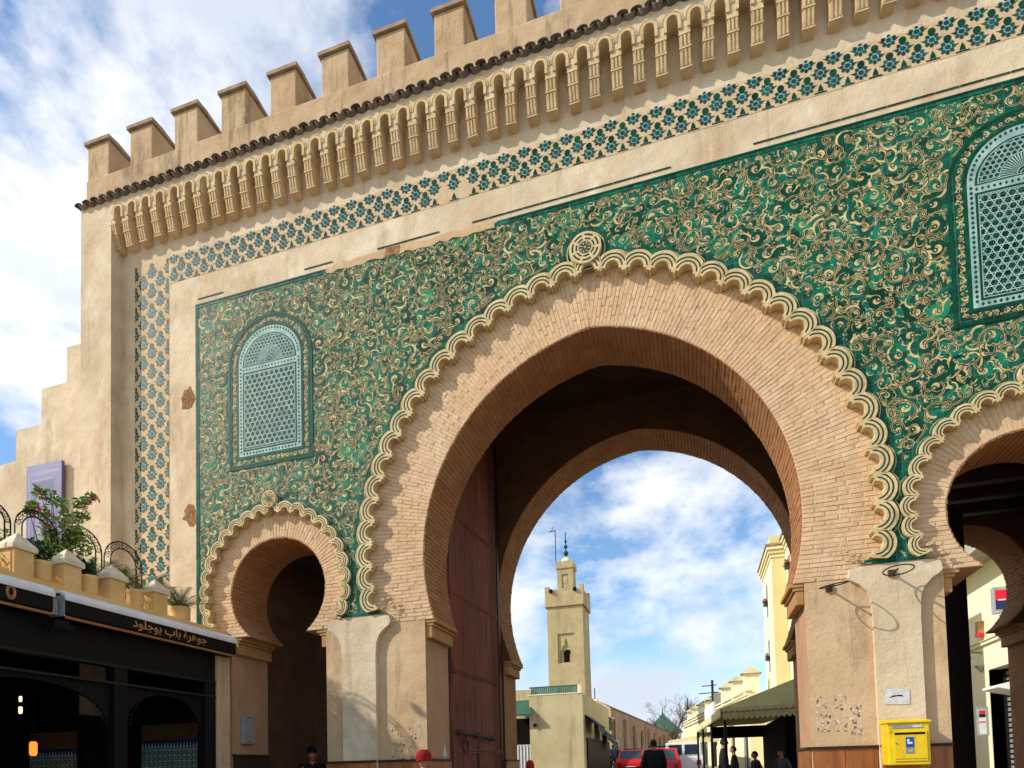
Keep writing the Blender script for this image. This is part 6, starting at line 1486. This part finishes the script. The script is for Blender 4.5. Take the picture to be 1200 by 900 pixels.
for i, (px, Y, h_) in enumerate(((790, 118, 12.5), (782, 122, 9.5), (801, 112, 10), (816, 100, 9.0), (777, 126, 7))):
    p = at(px, 880, Y); bare_tree(p.x, Y, h_, ['leafless tree, tallest, left of the lone pole', 'smaller leafless tree just right of the green-roofed tower', 'leafless tree behind the lone pole', 'leafless tree right of the lone pole', 'smallest leafless tree beside the tower'][i], 20+i)

# ---------------------------------------------------------------- vehicles
def car(px, Y, w_, l_, h_, lab, paint, rack=False, van=False, sign=False):
    c = at(px, 890, Y); x, z = c.x, gz(Y); t = thing('parked_car' if not van else 'parked_van', (x, Y, z), lab, 'van' if van else 'car')
    hw_ = w_/2; bh = h_*.60 if not van else h_*.62
    prof = [(0, .30), (.02, bh*.75), (.08, bh), (l_*.70, bh), (l_-.25, bh*.82), (l_, bh*.62), (l_, .28), (l_*.5, .22)] if not van else [(0, .32), (0, bh), (l_*.82, bh), (l_-.1, bh*.72), (l_, .4), (l_*.5, .25)]
    n = len(prof); vs = []; 
    for sx_, k_ in ((-1, .94), (-1, 1), (1, 1), (1, .94)):
        for (yy, zz) in prof: vs.append((x+sx_*hw_*k_, Y+yy+(0 if k_ == 1 else (.0)), z+zz+(0 if k_ == 1 else .0)))
    q = MB(); vs = [(x+s_*hw_, Y+yy, z+zz) for s_ in (-1, 1) for yy, zz in prof]; tr = tessellate_polygon([[Vector((a, b, 0)) for a, b in prof]])
    q.add(vs, [tuple(reversed(t_)) for t_ in tr]+[tuple(n+i for i in t_) for t_ in tr]+[(i, n+i, n+(i+1) % n, (i+1) % n) for i in range(n)], paint); body = q.build('body', t, bevel=.07)
    y0, y1 = (.12, l_*.66) if not van else (.02, l_*.82); rt_ = h_; i0, i1 = (.42, .5) if not van else (.08, .45); ins_ = .15 if not van else .06
    vb = [(x-hw_*.97, Y+y0, z+bh-.01), (x+hw_*.97, Y+y0, z+bh-.01), (x+hw_*.97, Y+y1, z+bh-.01), (x-hw_*.97, Y+y1, z+bh-.01)]
    vt = [(x-hw_+ins_, Y+y0+i0, z+rt_), (x+hw_-ins_, Y+y0+i0, z+rt_), (x+hw_-ins_, Y+y1-i1, z+rt_), (x-hw_+ins_, Y+y1-i1, z+rt_)]
    q = MB(); q.add(vb+vt, [(0, 1, 5, 4), (1, 2, 6, 5), (2, 3, 7, 6), (3, 0, 4, 7), (4, 5, 6, 7), (0, 3, 2, 1)], paint); cab = q.build('cabin', t, bevel=.05)
    V = [Vector(v) for v in vb+vt]
    def pane(a, b, c_, d, m0=.09, m1=.12, nm='rear_window'):
        A, B, C_, D_ = V[a], V[b], V[c_], V[d]; nrm = (B-A).cross(D_-A).normalized()*.012
        f = lambda u, v: A.lerp(B, u).lerp(D_.lerp(C_, u), v)+nrm
        q = MB(); q.add([f(m0, m1), f(1-m0, m1), f(1-m0, 1-m1), f(m0, 1-m1)], [(0, 1, 2, 3)], 'glass'); q.build(nm, t)
    if van:
        A, B = V[0], V[1]
        for u0, u1 in ((.10, .46), (.54, .90)):
            f = lambda u, v: V[0].lerp(V[1], u).lerp(V[4].lerp(V[5], u), v)+Vector((0, -.012, 0)); q = MB(); q.add([f(u0, .12), f(u1, .12), f(u1, .85), f(u0, .85)], [(0, 1, 2, 3)], 'glass'); q.build('rear_window', t)
    else: pane(0, 1, 5, 4)
    pane(1, 2, 6, 5, .10, .16, 'side_window'); pane(3, 0, 4, 7, .10, .16, 'side_window'); pane(2, 3, 7, 6, .09, .12, 'windscreen')
    for sx_ in (-1, 1):
        q = MB(); q.box(x+sx_*hw_*.80-.10, x+sx_*hw_*.80+.10, Y-.015, Y+.03, z+bh*.58, z+bh*.82, 'lampred'); q.build('tail_lamp', t)
        for yy in (l_*.19, l_*.79):
            q = MB(); q.tube([(x+sx_*(hw_-.18), Y+yy, z+.31), (x+sx_*(hw_+.01), Y+yy, z+.31)], .31, 'tyre', 16); wh = q.build('wheel', t)
            q = MB(); q.tube([(x+sx_*(hw_+.005), Y+yy, z+.31), (x+sx_*(hw_+.02), Y+yy, z+.31)], .19, 'alu', 12); q.build('rim', wh)
    q = MB(); q.box(x-.26, x+.26, Y-.02, Y+.0, z+bh*.46, z+bh*.58, 'white'); q.build('number_plate', t)
    q = MB(); q.box(x-hw_*.96, x+hw_*.96, Y-.07, Y+.05, z+.30, z+.46, 'black'); q.build('bumper', t, bevel=.02)
    if rack:
        for yy in (.8, 1.3, 1.8): q = MB(); q.tube([(x-hw_+.18, Y+yy, z+h_+.10), (x+hw_-.18, Y+yy, z+h_+.10)], .018, 'iron', 5); q.build('roof_bar', t)
        for sx_ in (-1, 1): q = MB(); q.tube([(x+sx_*(hw_-.2), Y+.7, z+h_+.10), (x+sx_*(hw_-.2), Y+1.9, z+h_+.10)], .018, 'iron', 5); q.build('roof_rail', t)
    if not van and not rack:
        q = MB(); q.box(x-.4, x+.4, Y+.9, Y+1.5, z+h_+.04, z+h_+.08, 'iron'); q.build('roof_plate', t)
car(739, 36, 1.60, 3.7, 1.42, 'small red hatchback, left of the two red cars', 'car_red')
car(775, 30, 1.66, 3.8, 1.50, 'red car with a roof rack partly behind the man in black', 'car_red', rack=True)
car(801, 31.5, 1.75, 4.4, 1.72, 'white van with two rear windows right of the red cars', 'car_white', van=True)
car(703, 56, 1.65, 4.0, 1.45, 'white car at the far left of the street', 'car_white')

# ---------------------------------------------------------------- people
def skin_mesh(name, joints, edges, rad, matn, parent, sub=2):
    me = bpy.data.meshes.new(name); keys = list(joints); idx = {k: i for i, k in enumerate(keys)}; o0 = org(parent)
    me.from_pydata([Vector(joints[k])-o0 for k in keys], [(idx[a], idx[b]) for a, b in edges], [])
    ob = bpy.data.objects.new(name, me); COL.objects.link(ob); ob.parent = parent; ORG[ob.name] = o0.copy()
    sk_ = ob.modifiers.new('skin', 'SKIN'); sk_.use_smooth_shade = True
    for i, k in enumerate(keys):
        r = rad[k]; me.skin_vertices[0].data[i].radius = (r, r) if not hasattr(r, '__len__') else r
        me.skin_vertices[0].data[i].use_root = (i == 0)
    ss = ob.modifiers.new('sub', 'SUBSURF'); ss.levels = sub; ss.render_levels = sub
    me.materials.append(M[matn]); return ob
def head(t, c, yaw, s, hair=True, hat=None):
    ca, sa = math.cos(yaw), math.sin(yaw)                # yaw 0: faces -y (towards the camera)
    def W(x, y, z): return Vector((c.x+(x*ca-y*sa)*s, c.y+(x*sa+y*ca)*s, c.z+z*s))
    q = MB(); n, m_ = 16, 12; vs = []
    for i in range(m_+1):
        ph = PI*i/m_
        for k in range(n):
            a = 2*PI*k/n; x = .076*math.sin(ph)*math.cos(a); y = .096*math.sin(ph)*math.sin(a); z = .118*math.cos(ph)
            if z < -.03: x *= 1-.35*(-z-.03)/.09; y = y*(1-.15*(-z-.03)/.09)-.006
            if y < -.06 and abs(x) < .016 and -.045 < z < .02: y -= .018*(1-abs(x)/.02)
            vs.append(W(x, y, z))
    q.add(vs, [(i*n+k, (i+1)*n+k, (i+1)*n+(k+1) % n, i*n+(k+1) % n) for i in range(m_) for k in range(n)], 'skin')
    q.add([W(-.011, -.09, -.012), W(.011, -.09, -.012), W(0, -.118, -.022), W(0, -.088, .022)], [(0, 2, 3), (2, 1, 3), (0, 1, 2)], 'skin')
    for sx_ in (-1, 1):
        q.ball(W(sx_*.076, .005, -.005), .02*s, 'skin', 8, (.5, .8, 1.3))
        q.ball(W(sx_*.03, -.083, .012), .010*s, 'white', 8, (1.2, .5, .8)); q.ball(W(sx_*.03, -.090, .012), .005*s, 'black', 6)
        q.obox(W(sx_*.03, -.090, .033), Vector((ca, sa, 0))*.018*s, Vector((-sa, ca, 0))*.004*s, Vector((0, 0, .003*s)), 'hair')
    q.obox(W(0, -.088, -.052), Vector((ca, sa, 0))*.022*s, Vector((-sa, ca, 0))*.004*s, Vector((0, 0, .004*s)), 'lampred')
    h_ = q.build('head', t, True)
    if hair:
        q = MB(); vs = []
        for i in range(8):
            ph = PI*.62*i/7
            for k in range(n):
                a = 2*PI*k/n; y_ = .104*math.sin(ph)*math.sin(a); z_ = .128*math.cos(ph)
                if y_ < -.03 and z_ < .06: z_ = .06
                vs.append(W(.084*math.sin(ph)*math.cos(a), y_+.006, z_))
        q.add(vs, [(i*n+k, (i+1)*n+k, (i+1)*n+(k+1) % n, i*n+(k+1) % n) for i in range(7) for k in range(n)], 'hair'); q.build('hair', t, True)
    if hat:
        kind, mt = hat; q = MB(); vs = []
        prof = {'cap': [(.0, .145), (.06, .140), (.092, .10), (.095, .05), (.093, .035)], 'beanie': [(.0, .175), (.05, .17), (.088, .135), (.104, .08), (.108, .03), (.102, .005)], 'scarf': [(.0, .165), (.06, .155), (.098, .10), (.112, .03), (.115, -.05), (.12, -.12), (.10, -.16)]}[kind]
        for r, z_ in prof:
            for k in range(n): a = 2*PI*k/n; vs.append(W(r*math.cos(a), r*1.15*math.sin(a)+.006, z_))
        q.add(vs, [(i*n+k, (i+1)*n+k, (i+1)*n+(k+1) % n, i*n+(k+1) % n) for i in range(len(prof)-1) for k in range(n)], mt)
        if kind == 'cap':
            q.add([W(-.06, -.09, .045), W(.06, -.09, .045), W(.045, -.165, .032), W(-.045, -.165, .032), W(-.06, -.09, .052), W(.06, -.09, .052), W(.045, -.165, .038), W(-.045, -.165, .038)], [(0, 3, 2, 1), (4, 5, 6, 7), (3, 7, 6, 2), (0, 4, 7, 3), (1, 2, 6, 5)], mt)
        q.build('hat', t, True)
def person(x, y, h, yaw, lab, coat='coat_black', legs='trouser', hat=None, stride=.12, build_=1.0, group=None, arms=.0):
    z0 = gz(y); s = h/1.75; t = thing('person', (x, y, z0), lab, 'person', group); ca, sa = math.cos(yaw), math.sin(yaw)
    def W(a, b, c_): return Vector((x+(a*ca-b*sa)*s, y+(a*sa+b*ca)*s, z0+c_*s))
    J = {'pel': W(0, 0, .95), 'spine': W(0, .01, 1.18), 'chest': W(0, .0, 1.36), 'neck': W(0, .0, 1.50), 'hd': W(0, -.01, 1.60)}
    E_ = [('pel', 'spine'), ('spine', 'chest'), ('chest', 'neck'), ('neck', 'hd')]
    Rd = {'pel': .10*s, 'spine': .09*s, 'chest': .09*s, 'neck': .05*s, 'hd': .05*s}
    for sd, sg in (('l', -1), ('r', 1)):
        f = stride*sg
        J.update({'hip'+sd: W(sg*.10, 0, .90), 'kn'+sd: W(sg*.10, -f*.8-.02, .50), 'an'+sd: W(sg*.10, -f*1.3+.03, .09), 'toe'+sd: W(sg*.11, -f*1.3-.13, .035),
                  'sh'+sd: W(sg*.19, .0, 1.43), 'el'+sd: W(sg*.25, f*.5+.03-arms*.1, 1.14), 'wr'+sd: W(sg*(.23-arms*.1), f*.9-.06-arms*.2, .90+arms*.25), 'pa'+sd: W(sg*(.225-arms*.1), f*1.0-.08-arms*.24, .83+arms*.26)})
        Rd.update({'hip'+sd: .085*s, 'kn'+sd: .058*s, 'an'+sd: .042*s, 'toe'+sd: .035*s, 'sh'+sd: .045*s, 'el'+sd: .036*s, 'wr'+sd: .028*s, 'pa'+sd: (.036*s, .018*s)})
        E_ += [('pel', 'hip'+sd), ('hip'+sd, 'kn'+sd), ('kn'+sd, 'an'+sd), ('an'+sd, 'toe'+sd), ('chest', 'sh'+sd), ('sh'+sd, 'el'+sd), ('el'+sd, 'wr'+sd), ('wr'+sd, 'pa'+sd)]
        for fi, (du, ln3) in enumerate(((-.026, .075), (-.009, .085), (.009, .08), (.025, .065))):
            k1, k2 = 'f%s%da' % (sd, fi), 'f%s%db' % (sd, fi); p = J['pa'+sd]
            J[k1] = p+Vector((-sa*du*s, ca*du*s, -ln3*.55*s)); J[k2] = J[k1]+Vector((-ca*sg*.012*s, -sa*sg*.012*s, -ln3*.5*s)); Rd[k1] = .009*s; Rd[k2] = .007*s; E_ += [('pa'+sd, k1), (k1, k2)]
        k1 = 'th'+sd; J[k1] = J['wr'+sd]+Vector((sa*.045*s, -ca*.045*s, -.07*s)); Rd[k1] = .011*s; E_.append(('wr'+sd, k1))
    skin_mesh('body', J, E_, Rd, 'skin', t, 1)
    b = build_
    Jc = {'pel': W(0, 0, .86), 'sp': W(0, .01, 1.15), 'ch': W(0, .0, 1.36), 'nk': W(0, .005, 1.475)}; Ec = [('pel', 'sp'), ('sp', 'ch'), ('ch', 'nk')]; Rc = {'pel': (.185*s*b, .15*s*b), 'sp': (.175*s*b, .15*s*b), 'ch': (.19*s*b, .15*s*b), 'nk': .075*s}
    Jt = {'pel': W(0, 0, .92)}; Et = []; Rt = {'pel': .15*s}
    for sd, sg in (('l', -1), ('r', 1)):
        Jc.update({'sh'+sd: J['sh'+sd], 'el'+sd: J['el'+sd], 'wr'+sd: J['wr'+sd]}); Rc.update({'sh'+sd: .078*s*b, 'el'+sd: .062*s*b, 'wr'+sd: .045*s}); Ec += [('ch', 'sh'+sd), ('sh'+sd, 'el'+sd), ('el'+sd, 'wr'+sd)]
        Jt.update({'h'+sd: J['hip'+sd], 'k'+sd: J['kn'+sd], 'a'+sd: J['an'+sd]}); Rt.update({'h'+sd: .10*s, 'k'+sd: .075*s, 'a'+sd: .06*s}); Et += [('pel', 'h'+sd), ('h'+sd, 'k'+sd), ('k'+sd, 'a'+sd)]
        q = MB(); p = J['an'+sd]; d = (J['toe'+sd]-p); d.z = 0; d.normalize(); q.ball(p+d*.07*s+Vector((0, 0, -.045*s)), .075*s, 'black', 10, (1.0 if abs(d.x) > .5 else .6, 1.6, .6)); q.build('shoe', t, True)
    skin_mesh('coat', Jc, Ec, Rc, coat, t, 2); skin_mesh('trousers', Jt, Et, Rt, legs, t, 2)
    head(t, W(0, -.02, 1.64), yaw, s*1.0, hair=(hat is None or hat[0] == 'cap'), hat=hat)
    return t
p = at(366, 880, 9.6); person(p.x, 9.6, 1.72, .9, 'man in a dark cap and dark jacket standing inside the small left arch', 'coat_black', 'trouser', ('cap', 'black'), .05)
p = at(496, 890, 7.2); person(p.x, 7.2, 1.50, PI-.3, 'person in a dark red knitted hat by the left pier of the main arch', 'coat_black', 'trouser', ('beanie', 'red_hat'), .1)
p = at(621, 895, 12.9); person(p.x, 12.9, 1.40, PI, 'person in an orange-red headscarf just beyond the main arch', 'coat_grey', 'trouser', ('scarf', 'orange_hat'), .1)
p = at(766, 880, 16.5); person(p.x, 16.5, 1.80, PI, 'broad man in black seen from behind in the middle of the street', 'coat_black', 'coat_black', None, .12, 1.18)
p = at(848, 880, 18.5); person(p.x, 18.5, 1.78, PI*.5, 'man in a black jacket with white stripes standing under the canopy', 'coat_black', 'trouser', None, .08)
for i, (px, Y, h_, cc, lab) in enumerate(((690, 47, 1.75, 'coat_black', 'walker in dark clothes at the far left of the street'), (699, 55, 1.7, 'coat_blue', 'walker in blue beside the white car'), (712, 44, 1.7, 'coat_grey', 'walker in grey between the white car and the couple'), (719, 40, 1.72, 'coat_blue', 'woman in a blue coat, left of the pair beside the red hatchback'), (724, 40.5, 1.66, 'coat_black', 'woman in a black coat, right of the pair beside the red hatchback'), (860, 19, 1.55, 'coat_grey', 'short figure beside the man under the canopy'), (885, 16.9, 1.42, 'coat_black', 'low figure in black at a table under the canopy'), (916, 16.8, 1.45, 'coat_grey', 'low figure in grey near the right end of the canopy'))):
    p = at(px, 885, Y); person(p.x, Y, h_, PI+.3*i, lab, cc, 'trouser', None, .14)
# vines of cable and dark shapes hanging at the right end of the canopy
hp = thing('hanging_coil', (2.25, 15.05, Z(.4)), 'coiled wire hanging from the canopy pole beside the right pier', 'wire')
q = MB()
for k in range(3): q.tube([(2.18+.05*math.cos(a)+.03*k, 14.98, Z(.62-.25*k)+.10*math.sin(a)) for a in [2*PI*j/14 for j in range(15)]], .008, 'alu', 4, False)
q.build('coil', hp, kind='stuff')
